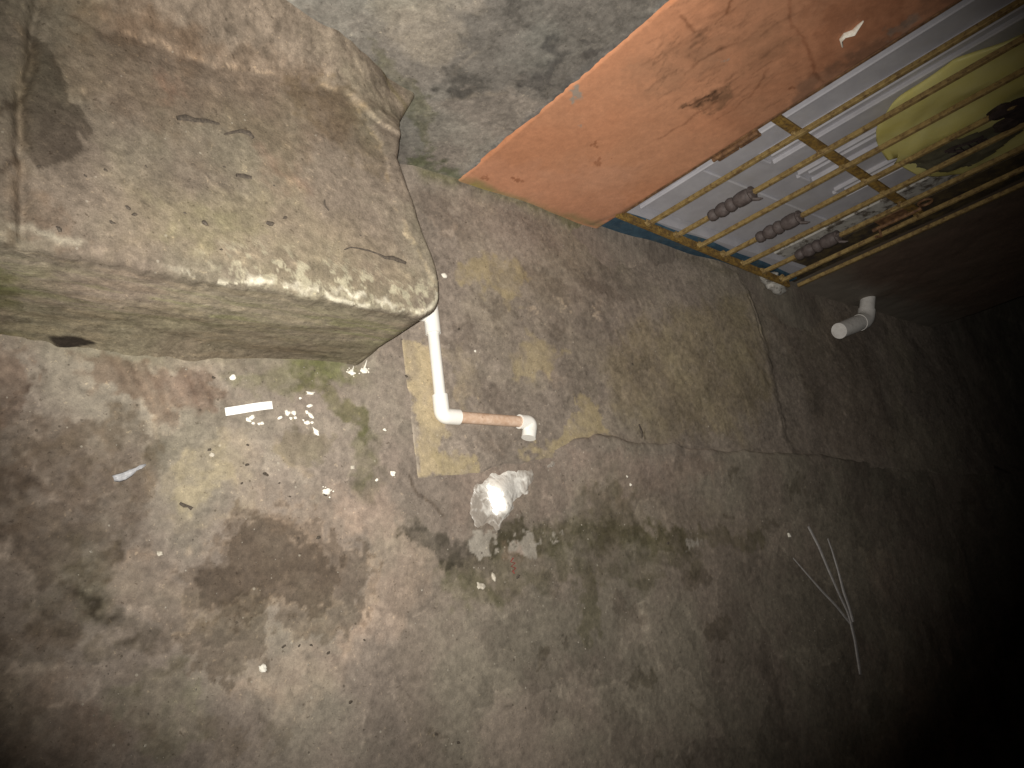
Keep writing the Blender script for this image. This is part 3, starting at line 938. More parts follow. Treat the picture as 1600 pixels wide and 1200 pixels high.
# lime scale on the front rim
scale = smooth(0.50, 0.60, fbm(X, Vv * 2, 34, 5, 751, 0.7)) * np.exp(-((Vv - (BYF + 0.004 + 0.016 * (fbm(X, X * 0, 14, 3, 753) - 0.5))) / 0.0046) ** 2) * smooth(0.33, 0.45, X)
bt._apply(np.arange(len(X)), np.clip(scale * 1.2, 0, 0.9), (0.52, 0.48, 0.38), False)
scale2 = smooth(0.58, 0.66, fbm(X, Vv, 70, 4, 757, 0.66)) * np.exp(-((Vv - BYF - 0.035) / 0.035) ** 2) * smooth(0.35, 0.5, X)
bt._apply(np.arange(len(X)), np.clip(scale2 * 0.8, 0, 0.8), (0.36, 0.33, 0.24), False)
bt.line([(22, 362), (50, 356), (75, 368), (100, 374), (128, 376)], 0.005, (0.36, 0.32, 0.25), op=0.85, mul=False, rough=0.008, sel=TOP | FACE)
for (x, y) in [(385, 434), (405, 438), (452, 444), (478, 447), (520, 452), (545, 458), (590, 470)]:
    bt.line([(x, y), (x + 20, y + 3)], 0.004, (0.56, 0.52, 0.42), op=0.9, mul=False, rough=0.008, tex=0.6, fine=0.008)
# face: pale at the top, green and grey in long streaks lower down
fm = (K == 2)
hgt = np.clip(Zb / BH, 0, 1)
st = fbm(X * 0.35, Zb * 3.0, 13, 5, 761, 0.62)
st2 = fbm(X * 0.5, Zb * 4.0, 20, 4, 771, 0.6)
gm = (fm * np.clip(smooth(0.85, 0.30, hgt + (st - 0.5) * 0.7), 0, 1))[:, None]
bt.C *= (1 - gm) + gm * np.array([0.84, 0.86, 0.80])
gm = (fm * smooth(0.52, 0.72, st2) * np.exp(-((hgt - 0.62) / 0.2) ** 2))[:, None]
bt.C *= (1 - gm) + gm * np.array([0.98, 1.05, 0.86])
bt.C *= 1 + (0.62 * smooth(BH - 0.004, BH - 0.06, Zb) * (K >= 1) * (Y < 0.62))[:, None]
gm = (fm * smooth(0.5, 0.3, st2))[:, None]
bt.C *= 1 + gm * np.array([0.16, 0.14, 0.10])
gm = (fm * smooth(0.25, 0.15, X) * smooth(0.55, 0.75, fbm(X, Zb, 12, 4, 781)))[:, None]
bt.C *= (1 - gm) + gm * np.array([0.60, 0.66, 0.45])
gm = (fm * (X > 0.79) * (Y > 0.62))[:, None]
bt.C *= (1 - gm * 0.1)
bt.stain([(74, 537), (84, 525), (96, 517), (118, 521), (142, 527), (118, 534), (98, 538)], (0.05, 0.04, 0.03), op=0.95, soft=0.004, rough=0.004, tex=0.0, mul=False, fine=0.004, sel=FACE) if False else None
hx = (fm & (np.abs(X - 0.287) < 0.05) & (Zb < 0.045))
hd_ = np.hypot((X - 0.287) / 0.040, (Zb - 0.010) / (0.020 * np.clip(1.15 - np.abs(X - 0.275) / 0.05, 0.15, 1)))
hm_ = np.where(hx, smooth(1.1, 0.75, hd_), 0)
bt._apply(np.arange(len(X)), hm_, (0.035, 0.028, 0.022), False)  # dark inside of a hole, painted on the unbroken face
step_root = empty('concrete_step', (0.3, 0.8, 0))
tag(step_root, 'raised mossy concrete step against the grey wall, with white chipped front edge', 'step')
sb = grid_mesh('slab', BP, bt.C, M['block'], flip=False)
child_of(sb, step_root)

def step_top(x, y):
    i = np.argmin((BP[..., 0] - x) ** 2 + (BP[..., 1] - y) ** 2 + 10.0 * (BK == 2))
    return float(BP[..., 2].ravel()[i])


# ================================================================ grey neighbour wall
def wall_grid(name, xs, zs, y, paintf, mat, relief=0.004, seed=800, parent=None, ywarp=None):
    WX, WZ = np.meshgrid(xs, zs, indexing='ij')
    if name == 'painted_wall' and abs(xs[0] - OX) < 1e-6:      # brushed, uneven paint border
        WX = WX + (0.010 * (fbm(WZ, WZ * 0, 6, 5, 881, 0.62) - 0.5) + 0.004 * (fbm(WZ, WZ * 0, 60, 3, 885) - 0.5)) * (1 - smooth(OX, OX + 0.06, WX))
    U, V = WX.ravel(), WZ.ravel()
    P = Paint(U, V, seed, lambda a, b: wp(a, b, y)[[0, 2]])
    paintf(P)
    r = relief * (fbm(U, V, 5, 4, seed + 91) - 0.5) * 2 + relief * 0.5 * (fbm(U, V, 24, 3, seed + 95) - 0.5)
    if ywarp is not None:
        r = r + ywarp(U, V)
    Yv = (y + r).reshape(WX.shape)
    return grid_mesh(name, np.stack([WX, Yv, WZ], -1), P.C, mat, parent, flip=True)


def grey_paint(P):
    P.base((0.262, 0.239, 0.210), 0.50, ((1.02, 1.0, 0.99), (0.97, 1.0, 0.99)), patch=0.14)
    P.stain([(560, -60), (735, -60), (750, 30), (735, 70), (690, 100), (640, 90), (560, 40)], (1.20, 1.17, 1.10), soft=0.05, rough=0.04, tex=0.3)
    P.stain([(650, 160), (720, 140), (800, 140), (860, 160), (780, 230), (720, 275), (665, 240)], (1.22, 1.18, 1.16), soft=0.03, rough=0.03, tex=0.25)
    P.stain([(745, 20), (800, -40), (1040, -60), (1000, 40), (940, 100), (880, 150), (800, 140), (720, 145), (690, 120), (740, 70)], (0.74, 0.75, 0.76), soft=0.04, rough=0.05, tex=0.25)
    P.stain([(690, 105), (720, 95), (745, 115), (790, 125), (780, 140), (700, 145)], (0.62, 0.62, 0.62), soft=0.012, rough=0.03, tex=0.5)
    P.stain([(800, 0), (835, 5), (830, 50), (810, 60), (795, 30)], (0.66, 0.66, 0.66), soft=0.014, rough=0.04, tex=0.5)
    P.stain([(840, 70), (880, 60), (885, 90), (870, 120), (840, 140), (815, 130), (850, 100)], (0.55, 0.55, 0.57), soft=0.016, rough=0.04, tex=0.4)
    P.stain([(905, 90), (930, 70), (935, 90), (905, 105)], (0.66, 0.66, 0.68), soft=0.01, rough=0.03, tex=0.4)
    P.line([(715, 112), (735, 98), (755, 80)], 0.008, (1.55, 1.5, 1.42), rough=0.03, tex=0.7)
    P.line([(815, 130), (830, 118), (845, 112)], 0.008, (1.35, 1.32, 1.28), rough=0.03, tex=0.7)
    P.line([(700, 146), (760, 138), (800, 142)], 0.005, (1.3, 1.28, 1.22), rough=0.03, tex=0.7)
    P.stain([(560, 70), (640, 130), (670, 140), (672, 190), (660, 260), (640, 180), (560, 110)], (0.72, 0.74, 0.62), soft=0.02, rough=0.04, tex=0.4)
    P.stain([(640, 240), (680, 250), (720, 285), (650, 290)], (0.62, 0.70, 0.52), soft=0.02, rough=0.03, tex=0.3)
    P.line([(718, 280), (800, 212), (880, 145), (960, 75), (1050, 0)], 0.016, (0.86, 0.90, 0.96), rough=0.01, tex=0.2)


gw = empty('grey_wall', (0.5, YW + 0.1, 0))
tag(gw, 'bare grey cement plaster wall behind the raised step', 'wall')
OX = 1.121
o = wall_grid('plaster', axis([(-1.6, 0.2, 0.05), (0.2, OX + 0.014, 0.004)]), axis([(-0.05, 0.8, 0.004), (0.8, 2.6, 0.06)]), YW + 0.0065, grey_paint, M['greywall'], 0.0022, 800)
child_of(o, gw)
mb = MB().box(((-1.6 + OX) / 2, YW + 0.13, 1.275), ((OX + 1.6) / 2, 0, 0), (0, 0.1, 0), (0, 0, 1.325))
child_of(mb.build('masonry', M['farcement']), gw)

# ================================================================ the orange house
house = empty('orange_house', (2.4, YW + 0.1, 0))
tag(house, 'orange painted house front with a white door and blue doorstep riser', 'house')
XL, XR, XEND = 1.640, 2.60, 3.755


def orange_paint(P):
    P.base((0.545, 0.258, 0.146), 0.17, ((1.02, 1.0, 0.98), (0.96, 0.99, 1.0)), patch=0.035)
    P.stain([(1080, -40), (1560, -60), (1300, 160), (1160, 230), (1080, 120)], (0.80, 0.80, 0.80), soft=0.12, rough=0.06, tex=0.2)
    P.stain([(700, 250), (1000, 250), (960, 380), (700, 300)], (1.05, 1.10, 1.18), soft=0.10, rough=0.05, tex=0.2)
    # brushed soot marks
    for k in range(80):
        x0 = 1000 + rnd.random() * 200
        y0 = 30 + rnd.random() * 150
        L = 20 + rnd.random() * 70
        P.line([(x0, y0), (x0 + L * 0.5, y0 - L * 0.36), (x0 + L, y0 - L * 0.62)], 0.0016 + 0.002 * rnd.random(), (0.60, 0.60, 0.60), op=0.3 + 0.4 * rnd.random(), rough=0.010, tex=0.7)
    for k in range(26):
        x0 = 1010 + rnd.random() * 90
        y0 = 60 + rnd.random() * 90
        L = 12 + rnd.random() * 40
        P.line([(x0, y0), (x0 + L * 0.55, y0 - L * 0.8)], 0.0016, (0.58, 0.60, 0.60), op=0.5, rough=0.012, tex=0.8)
    P.stain([(1000, 110), (1060, 60), (1120, 60), (1100, 110), (1040, 140), (1005, 150)], (0.80, 0.84, 0.86), soft=0.05, rough=0.04, tex=0.3)
    P.stain([(1060, 165), (1090, 148), (1130, 132), (1145, 140), (1110, 168), (1085, 180)], (0.56, 0.60, 0.60), soft=0.02, rough=0.03, tex=0.5)
    P.stain([(1070, 165), (1100, 150), (1130, 138), (1108, 158)], (0.5, 0.5, 0.5), soft=0.006, rough=0.02, tex=0.5)
    P.line([(1068, 168), (1095, 152), (1110, 145)], 0.003, (0.35, 0.33, 0.32), rough=0.01)
    P.line([(1026, 217), (1065, 195), (1085, 178), (1110, 160)], 0.0035, (0.55, 0.52, 0.5), rough=0.01, op=0.8)
    P.line([(1066, 120), (1090, 95), (1120, 78), (1150, 65)], 0.003, (0.50, 0.47, 0.45), rough=0.012, op=0.8)
    P.line([(1120, 185), (1150, 168), (1180, 140), (1200, 112)], 0.003, (0.62, 0.58, 0.55), rough=0.012, op=0.8)
    P.line([(1235, -10), (1240, 35), (1258, 65), (1275, 100), (1286, 128)], 0.0035, (0.55, 0.46, 0.42), rough=0.008, op=0.7)
    P.line([(1060, 25), (1075, 38), (1084, 50)], 0.003, (0.5, 0.45, 0.42), rough=0.01)
    P.line([(1136, 18), (1141, 0)], 0.003, (0.55, 0.5, 0.46), rough=0.01)
    P.stain([(1130, 60), (1210, 30), (1240, 60), (1180, 120), (1140, 110)], (0.84, 0.86, 0.86), soft=0.05, rough=0.05)
    P.stain([(1290, -20), (1400, -20), (1400, 60), (1330, 120), (1290, 100)], (0.82, 0.78, 0.76), soft=0.05, rough=0.05)
    P.stain([(1250, 120), (1320, 90), (1480, -20), (1520, 0), (1330, 110), (1230, 175)], (0.66, 0.72, 0.78), soft=0.03, rough=0.02, tex=0.5)
    P.stain([(1385, 45), (1430, 20), (1450, 30), (1400, 62)], (0.9, 1.2, 1.5), soft=0.008, rough=0.012, tex=0.4)
    # chips that show the plaster
    for poly in ([(893, 140), (905, 135), (910, 150), (896, 156)], [(902, 198), (910, 196), (905, 203)], [(1128, 90), (1136, 88), (1134, 97)]):
        P.stain(poly, (0.30, 0.27, 0.23), op=0.85, soft=0.004, rough=0.006, tex=0.2, mul=False)
    for (x, y, r) in [(755, 275, 4), (806, 282, 6), (930, 225, 5), (826, 320, 3), (960, 345, 5), (1238, 138, 5), (940, 250, 6)]:
        P.blob(x, y, r, (0.62, 0.55, 0.5), soft=0.004, rough=0.01)
    # mould and damp along the foot, rubbed paint by the door
    P.line([(716, 283), (780, 304), (850, 328), (900, 345), (945, 357)], 0.016, (0.62, 0.86, 0.75), rough=0.02, tex=0.2)
    P.line([(730, 292), (760, 302)], 0.012, (0.75, 1.1, 0.7), rough=0.012)
    P.line([(925, 352), (965, 334), (1020, 305), (1080, 270), (1160, 225)], 0.010, (0.66, 0.72, 0.76), rough=0.01)
    P.line([(718, 280), (800, 212), (880, 145), (960, 75), (1050, 0)], 0.006, (1.10, 1.0, 0.9), rough=0.004)


def o_warp(U, V):       # the plaster rounds in at the door jamb and laps onto the grey wall
    return 0.012 * smooth(XL - 0.018, XL + 0.002, U) ** 2 + 0.004 * (1 - smooth(OX, OX + 0.006, U))


ox_edge = axis([(OX, XL, 0.004)])
o = wall_grid('painted_wall', ox_edge, axis([(-0.03, 1.25, 0.004), (1.25, 2.6, 0.05)]), YW, orange_paint, M['orange'], 0.0012, 900, ywarp=o_warp)
child_of(o, house)


def orange_far_dim(P):
    P.base((0.145, 0.10, 0.076), 0.25, ((1.0, 1.0, 1.0), (0.95, 1.0, 1.0)))  # far darker than the near wall: flash falloff put into the colour
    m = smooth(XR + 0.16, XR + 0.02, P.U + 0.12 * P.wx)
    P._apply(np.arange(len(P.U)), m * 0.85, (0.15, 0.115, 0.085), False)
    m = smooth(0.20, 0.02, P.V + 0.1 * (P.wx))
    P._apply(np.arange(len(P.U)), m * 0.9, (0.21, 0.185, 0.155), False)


o = wall_grid('painted_wall', axis([(XR, XEND, 0.01)]), axis([(-0.03, 1.3, 0.01), (1.3, 2.6, 0.05)]), YW, orange_far_dim, M['orange'], 0.004, 950)
child_of(o, house)
mb = MB().box(((OX + 0.02 + XL) / 2, YW + 0.125, 1.275), ((XL - OX - 0.02) / 2, 0, 0), (0, 0.105, 0), (0, 0, 1.32))
child_of(mb.build('wall_core', M['housewall']), house)
mb = MB().box(((XEND + XR) / 2, YW + 0.128, 1.275), ((XEND - XR) / 2 - 0.001, 0, 0), (0, 0.108, 0), (0, 0, 1.32))
child_of(mb.build('wall_core', M['olive']), house)
mb = MB().box(((XL + XR) / 2, YW + 0.125, 2.32), ((XR - XL) / 2 + 0.02, 0, 0), (0, 0.118, 0), (0, 0, 0.28))
child_of(mb.build('lintel', M['housewall']), house)
# far flank of the house
mb = MB().box((XEND - 0.1, YW + 1.24, 1.275), (0.098, 0, 0), (0, 1.0, 0), (0, 0, 1.32))
child_of(mb.build('side_wall', M['housewall']), house)

# blue riser and sill under the door
SILL = 0.074
V, F = [], []
nx, nz_ = 60, 8
for i in range(nx + 1):
    for k in range(nz_ + 1):
        x = XL + (XR - XL) * i / nx
        hz = float(np.interp(x, [XL, 1.75, 2.05, 2.35, XR], [SILL, 0.073, 0.066, 0.048, 0.030]))
        z = -0.02 + (hz + 0.02) * k / nz_
        V.append((x, YW + 0.012 + 0.006 * math.sin(x * 21 + z * 40) * 0.5 + (0.008 * (k == nz_)), z - (0.004 * (k == nz_))))
for i in range(nx):
    for k in range(nz_):
        a = i * (nz_ + 1) + k
        F.append((a, a + nz_ + 1, a + nz_ + 2, a + 1))
child_of(mesh_obj('doorstep_riser', V, F, M['blue'], None, True), house)
mb = MB().box(((XL + XR) / 2, YW + 0.131, SILL - 0.052), ((XR - XL) / 2, 0, 0), (0, 0.108, 0), (0, 0, 0.048))
child_of(mb.build('door_sill', M['doorwhite']), house)

# white door: leaf with raised mouldings
DY = YW + 0.055
leaf = MB().box((2.02, DY + 0.02, 1.06), (0.375, 0, 0), (0, 0.02, 0), (0, 0, 0.98), 0.003).build('door', M['doorwhite'])
child_of(leaf, house)


def add_sub(o, parent):
    o.parent = parent
    o.matrix_parent_inverse = parent.matrix_basis.inverted()
    return o


kick = MB().box((2.02, DY - 0.003, 0.19), (0.372, 0, 0), (0, 0.004, 0), (0, 0, 0.107), 0.003).build('kick_rail', M['doorwhite'], leaf)
for xc, hw in ((1.859, 0.031), (2.046, 0.036), (2.235, 0.033)):
    # half-round moulding of a tall panel, in three ribs
    mm = MB()
    mm.box((xc - hw, DY - 0.005, 1.19), (0.007, 0, 0), (0, 0.007, 0), (0, 0, 0.775), 0.003)
    mm.box((xc + hw, DY - 0.005, 1.19), (0.007, 0, 0), (0, 0.007, 0), (0, 0, 0.775), 0.003)
    mm.box((xc, DY - 0.005, 0.408), (hw - 0.008, 0, 0), (0, 0.006, 0), (0, 0, 0.007), 0.003)
    mm.box((xc, DY - 0.002, 1.19), (hw - 0.022, 0, 0), (0, 0.006, 0), (0, 0, 0.76), 0.004)
    mm.build('panel_moulding', M['doorwhite'], leaf)
fr = MB()
fr.box((1.668, DY + 0.012, 1.06), (0.026, 0, 0), (0, 0.03, 0), (0, 0, 0.985), 0.004)
fr.box((1.722, DY - 0.004, 1.06), (0.005, 0, 0), (0, 0.012, 0), (0, 0, 0.98), 0.003)
child_of(fr.build('door_frame', M['doorwhite']), house)
fr = MB().box((2.45, DY + 0.0, 1.06), (0.052, 0, 0), (0, 0.012, 0), (0, 0, 0.99), 0.004)
child_of(fr.build('door_jamb', M['jambwhite']), house)
fr = MB().box((2.552, DY + 0.01, 1.06), (0.048, 0, 0), (0, 0.03, 0), (0, 0, 0.99), 0.004)
child_of(fr.build('door_frame', M['olive']), house)
# ragged plaster drip on the orange wall
drip = MB()
dp = [wp(x, y, YW - 0.004) for x, y in [(1316, 72), (1314, 62), (1320, 55), (1334, 50), (1340, 43), (1349, 33)]]
drip.tube(dp, [0.004, 0.006, 0.007, 0.009, 0.006, 0.002], 8, squash=0.5)
child_of(drip.build('plaster_drip', M['crumb'], None, True), house)

# ================================================================ the yellow gate, a little ajar
GA = math.radians(-4.6)
GD = np.array([math.cos(GA), math.sin(GA), 0])        # along the gate
GN = np.array([math.sin(GA), -math.cos(GA), 0])       # outward
GO = np.array([1.627, 1.087, 0.0])
UZ = np.array([0, 0, 1.0])
gate = empty('yellow_gate', tuple(GO))
tag(gate, 'yellow iron bar gate standing slightly ajar before the white door', 'gate')


def gpt(s, z, n=0.0):
    return GO + GD * s + UZ * z + GN * n


S_BARS = [0.112, 0.234, 0.343, 0.458, 0.558, 0.662, 0.772]
ZB0, ZB1 = 0.080, 2.0
for i, s_ in enumerate(S_BARS):
    zc = (ZB0 + ZB1) / 2
    tl = GD * rnd.uniform(-0.006, 0.006) + GN * rnd.uniform(-0.003, 0.003)
    bmb = MB().box(gpt(s_, zc, 0.010) + tl * 0.5, GD * 0.0060, GN * 0.0062, UZ * (ZB1 - ZB0) / 2 + tl * 0.5, 0.0015)
    for zz in (ZB0 + 0.003, 0.556 - 0.03 * (s_ - 0.39), 1.42):      # weld beads at the rails
        lump(bmb, gpt(s_, zz, 0.004) + tl * 0.3, (0.0115, 0.010, 0.007), 900 + i + int(zz * 50), 8, 5, 0.5)
    b = bmb.build('bar', M['yellow'])
    child_of(b, gate)
    if i in (1, 3, 5):
        z0 = 0.205
        prof_c = [(0, .008), (.004, .015), (.012, .018), (.022, .017), (.027, .013), (.034, .018), (.045, .0215), (.056, .0205), (.064, .015), (.068, .019), (.076, .0215),
                  (.086, .019), (.090, .014), (.096, .019), (.108, .0215), (.124, .0215), (.136, .020), (.140, .017), (.144, .021), (.150, .0195), (.153, .009)]
        c = MB().tube([gpt(s_, z0 + z, 0.010) for z, r in prof_c], [r * 0.95 for z, r in prof_c], 16)
        # two loose leaf tips of the casting
        c.tube([gpt(s_, z0 + .145, 0.028), gpt(s_ + .006, z0 + .160, 0.034), gpt(s_ + .008, z0 + .170, 0.036)], [.005, .004, .001], 6)
        c.tube([gpt(s_ - .014, z0 + .145, 0.014), gpt(s_ - .022, z0 + .158, 0.016), gpt(s_ - .024, z0 + .163, 0.016)], [.005, .004, .001], 6)
        c_o = c.build('collar', M['collar'], None, True)
        c_o.parent = b
        c_o.matrix_parent_inverse = Matrix.Identity(4)
rl = MB().box(gpt(0.405, 0.0745, 0.008), GD * 0.412, GN * 0.012, UZ * 0.0055, 0.001)
child_of(rl.build('bottom_rail', M['yellow_dirty']), gate)
rl = MB().box(gpt(0.39, 0.560, -0.004), GD * 0.395 - UZ * 0.012, GN * 0.004, UZ * 0.013 + GD * 0.0004, 0.001)
child_of(rl.build('crossbar', M['yellow_dirty']), gate)
rl = MB().box(gpt(0.39, 1.42, -0.004), GD * 0.395, GN * 0.004, UZ * 0.013, 0.001)
child_of(rl.build('crossbar', M['yellow_dirty']), gate)
rl = MB().box(gpt(0.39, 2.008, 0.008), GD * 0.40, GN * 0.012, UZ * 0.0055, 0.001)
child_of(rl.build('top_rail', M['yellow_dirty']), gate)
st_ = MB().box(gpt(0.014, 1.04, -0.004), GD * 0.004, GN * 0.010, UZ * 0.958, 0.001)
child_of(st_.build('hinge_stile', M['rust']), gate)
# hinge plate in two leaves with a pin
hg = MB()
hg.box(gpt(0.028, 0.424, 0.006), GD * 0.013, GN * 0.004, UZ * 0.031, 0.0015)
hg.box(gpt(0.028, 0.489, 0.006), GD * 0.013, GN * 0.004, UZ * 0.031, 0.0015)
hg.tube([gpt(0.018, 0.39, 0.012), gpt(0.018, 0.525, 0.012)], 0.006, 10)
child_of(hg.build('hinge', M['rust'], None, False), gate)
# latch: ring, bolt and keep at the closing edge
lt = MB()
ring = [gpt(0.70 + 0.016 * math.cos(a), 0.600 + 0.018 * math.sin(a), 0.012) for a in np.linspace(0, 2 * math.pi, 17)]
lt.tube(ring, 0.004, 8, cap=False)
lt.box(gpt(0.735, 0.50, -0.008), GD * 0.028, GN * 0.004, UZ * 0.055, 0.002)
lt.tube([gpt(0.745, 0.42, 0.0), gpt(0.745, 0.57, 0.0)], 0.006, 8)
lt.tube([gpt(0.745, 0.44, 0.0), gpt(0.745, 0.44, 0.03), gpt(0.72, 0.435, 0.035)], 0.004, 8)
child_of(lt.build('latch', M['rust'], None, True), gate)
# fixed post the gate closes on
post = MB()
post.box((2.500, 1.018, 1.05), (0.006, 0, 0), (0, 0.006, 0), (0, 0, 0.975), 0.0015)
gp_o = post.build('gate_post', M['yellow'])
tag(gp_o, 'slim yellow angle iron post at the closing side of the bar gate', 'post')
# post foot block of rough cement
ft = MB()
lumps = [(2.47, 1.035, 0.010, 0.05, 0.03, 0.022), (2.43, 1.055, 0.02, 0.035, 0.02, 0.03)]


for (x, y, z, a, b_, c_), sd in zip(lumps, (3, 4)):
    lump(ft, (x, y, z), (a, b_, c_), sd)
fo = ft.build('cement_lump', M['jambwhite'], None, True)
tag(fo, 'crumbling cement lump at the foot of the slim yellow gate post', 'lump')

# ================================================================ yellow bag between gate and door
bag = empty('plastic_bag', (2.2, 1.07, 0.6))
tag(bag, 'yellow green plastic bag hung behind the gate bars, filled and creased', 'bag')
nb, na = 44, 64
BC = []
for i in range(nb + 1):
    t = i / nb                              # 0 bottom .. 1 neck
    z = 0.635 + 0.56 * t
    lo = float(np.interp(t, [0, 0.03, 0.10, 0.22, 0.5, 0.75, 0.9, 1], [2.08, 1.99, 1.915, 1.875, 1.850, 1.90, 2.05, 2.11]))
    hi = float(np.interp(t, [0, 0.03, 0.10, 0.22, 0.5, 0.75, 0.9, 1], [2.16, 2.26, 2.335, 2.37, 2.36, 2.28, 2.18, 2.15]))
    dep = float(np.interp(t, [0, 0.08, 0.3, 0.7, 1], [0.004, 0.014, 0.020, 0.018, 0.010]))
    row = []
    for k in range(na):
        a = 2 * math.pi * k / na
        ca, sa = math.cos(a), math.sin(a)
        xx = (lo + hi) / 2 + (hi - lo) / 2 * ca
        ym = 1.082 - 0.062 * (xx - 2.0)
        cre = 0.003 * math.sin(9 * xx * 5 + 7 * z) + 0.004 * math.sin(31 * xx - 22 * z + 2 * math.sin(9 * z)) + 0.0022 * math.sin(70 * xx + 33 * z + 3 * math.sin(17 * z))
        row.append((xx + 0.006 * math.sin(26 * z + a), ym + dep * np.sign(sa) * abs(sa) ** 0.7 + cre * (0.4 + 0.6 * (1 - t * 0.5)), z + 0.012 * math.sin(5 * a + 3 * t)))
    BC.append(row)
BV = [p for r_ in BC for p in r_]
BF = []
for i in range(nb):
    for k in range(na):
        k2 = (k + 1) % na
        BF.append((i * na + k, i * na + k2, (i + 1) * na + k2, (i + 1) * na + k))
BF.append(tuple(range(na)))
bg = MB()
bg.add(BV, BF)
bag_b = bg.build('bag_body', M['bag'], None, True, angle=80)
child_of(bag_b, bag)
hd = MB()
for xx, dx in ((2.09, -0.03), (2.17, 0.035)):
    hd.tube([(xx, 1.08, 1.18), (xx + dx, 1.075, 1.26), (xx + dx * 1.5, 1.065, 1.34), (xx + dx * 0.8, 1.05, 1.41)], [0.018, 0.014, 0.011, 0.009], 10, squash=0.35)
child_of(hd.build('bag_handle', M['bag'], None, True), bag)


def bag_front(x, z):
    best = min((p for p in BV if p[1] < 1.087 - 0.062 * (x - 2.0)), key=lambda p: (p[0] - x) ** 2 + (p[2] - z) ** 2)
    return best[1] - 0.003


# worn grey print near the bag's corner and block characters
pm = MB()
poly = [wp(x, y, 1.065) for x, y in [(1405, 262), (1440, 240), (1490, 215), (1545, 190), (1585, 178), (1600, 195), (1560, 222), (1510, 252), (1450, 268)]]
N_ = 26
PV, PF, idm = [], [], {}
pp = np.array([[p[0], p[2]] for p in poly])
xs_ = np.linspace(pp[:, 0].min(), pp[:, 0].max(), N_)
zs_ = np.linspace(pp[:, 1].min(), pp[:, 1].max(), N_)
XX, ZZ = np.meshgrid(xs_, zs_, indexing='ij')
ins = sdpoly(XX.ravel(), ZZ.ravel(), pp).reshape(XX.shape) < 0.004
for i in range(N_):
    for k in range(N_):
        if ins[i, k]:
            idm[(i, k)] = len(PV)
            PV.append((xs_[i], bag_front(xs_[i], zs_[k]), zs_[k]))
for i in range(N_ - 1):
    for k in range(N_ - 1):
        q = [(i, k), (i + 1, k), (i + 1, k + 1), (i, k + 1)]
        if all(t in idm for t in q):
            PF.append([idm[t] for t in q])
if PF:
    child_of(mesh_obj('grey_print', PV, PF, M['bagdark'], None, True), bag)


def strokes(mb, cx, cz, hgt_, segs):
    for (x0, z0, x1, z1) in segs:
        a = np.array([cx + x0 * hgt_, 0, cz + z0 * hgt_])
        b = np.array([cx + x1 * hgt_, 0, cz + z1 * hgt_])
        a[1] = bag_front(a[0], a[2]) - 0.003
        b[1] = bag_front(b[0], b[2]) - 0.003
        mb.tube([a, b], 0.0042, 6, squash=0.4)


gl = MB()
c1 = wp(1492, 234, 1.055)
c2 = wp(1514, 224, 1.055)
c3 = wp(1526, 218, 1.055)
Hs = 0.032
strokes(gl, c1[0], c1[2], Hs, [(-.5, -.6, -.5, .6), (.5, -.6, .5, .6), (-.5, 0, .5, 0), (-.2, -.5, .2, .5)])
strokes(gl, c2[0], c2[2], Hs, [(-.4, -.6, -.4, .6), (.4, -.6, .4, .6), (-.4, .6, .4, .6), (-.4, 0, .4, 0), (-.4, -.6, .4, -.6)])
strokes(gl, c3[0], c3[2], Hs, [(-.4, -.6, -.4, .6), (.4, -.6, .4, .6), (-.4, .6, 0, 0), (0, 0, .4, .6)])
child_of(gl.build('block_characters', M['rag'], None, True), bag)
# dark rag hanging over the bag's side
rg = MB()
rc = wp(1592, 168, 1.045)
for k, (dx, dz, a, c_) in enumerate([(0.01, 0.01, 0.055, 0.045), (0.07, 0.05, 0.075, 0.075), (-0.025, -0.030, 0.020, 0.035), (0.040, -0.040, 0.020, 0.035)]):
    lump(rg, (rc[0] + dx, 1.050 - 0.062 * (rc[0] + dx - 2.0), rc[2] + dz), (a, 0.014, c_), 40 + k, 22, 14, 0.2)
rg_o = rg.build('dark_rag', M['rag'], None, True)
tag(rg_o, 'dark brown rag lying over the yellow bag', 'rag')

# ================================================================ white water pipe on the pavement
RP, RF = 0.0128, 0.0172


def bend_path(p0, pc, p1, r, n=9):
    p0, pc, p1 = (np.array(v, float) for v in (p0, pc, p1))
    a = (p0 - pc) / np.linalg.norm(p0 - pc)
    b = (p1 - pc) / np.linalg.norm(p1 - pc)
    s_, e_ = pc + a * r, pc + b * r
    out = [p0]
    for i in range(n):
        t = i / (n - 1)
        out.append((1 - t) ** 2 * s_ + 2 * t * (1 - t) * pc + t * t * e_)
    out.append(p1)
    return out


zp = 0.026
pipe = empty('water_pipe', (1.0, 0.47, 0))
tag(pipe, 'white plastic water pipe bent round the corner of the step', 'pipe')
A0 = gp(676, 512, zp)
A1 = gp(691, 650, zp)
A2 = gp(829, 660, zp)
A3 = gp(826, 684, zp)
A1[0] = A1[0] + 0.0
dirA = (A1 - A0) / np.linalg.norm(A1 - A0)
dirB = (A2 - A1) / np.linalg.norm(A2 - A1)
dirC = (A3 - A2) / np.linalg.norm(A3 - A2)
o = MB().tube([A0 + dirA * 0.01, A1 - dirA * 0.03], RP, 20).build('pipe_length', M['pvc'], None, True)
child_of(o, pipe)
e1 = MB().tube(bend_path(A1 - dirA * 0.046, A1, A1 + dirB * 0.042, 0.014), [RF] * 11, 20).build('elbow', M['pvc'], None, True)
child_of(e1, pipe)
o = MB().tube([A1 + dirB * 0.03, A2 - dirB * 0.02], RP, 20).build('pipe_length', M['pvc_tan'], None, True)
o['label'] = 'brown stained stretch of the pipe'
child_of(o, pipe)
e2 = MB().tube(bend_path(A2 - dirB * 0.034, A2, A2 + dirC * 0.040, 0.014), [RF * .97] * 11, 20).build('elbow', M['pvc'], None, True)
child_of(e2, pipe)
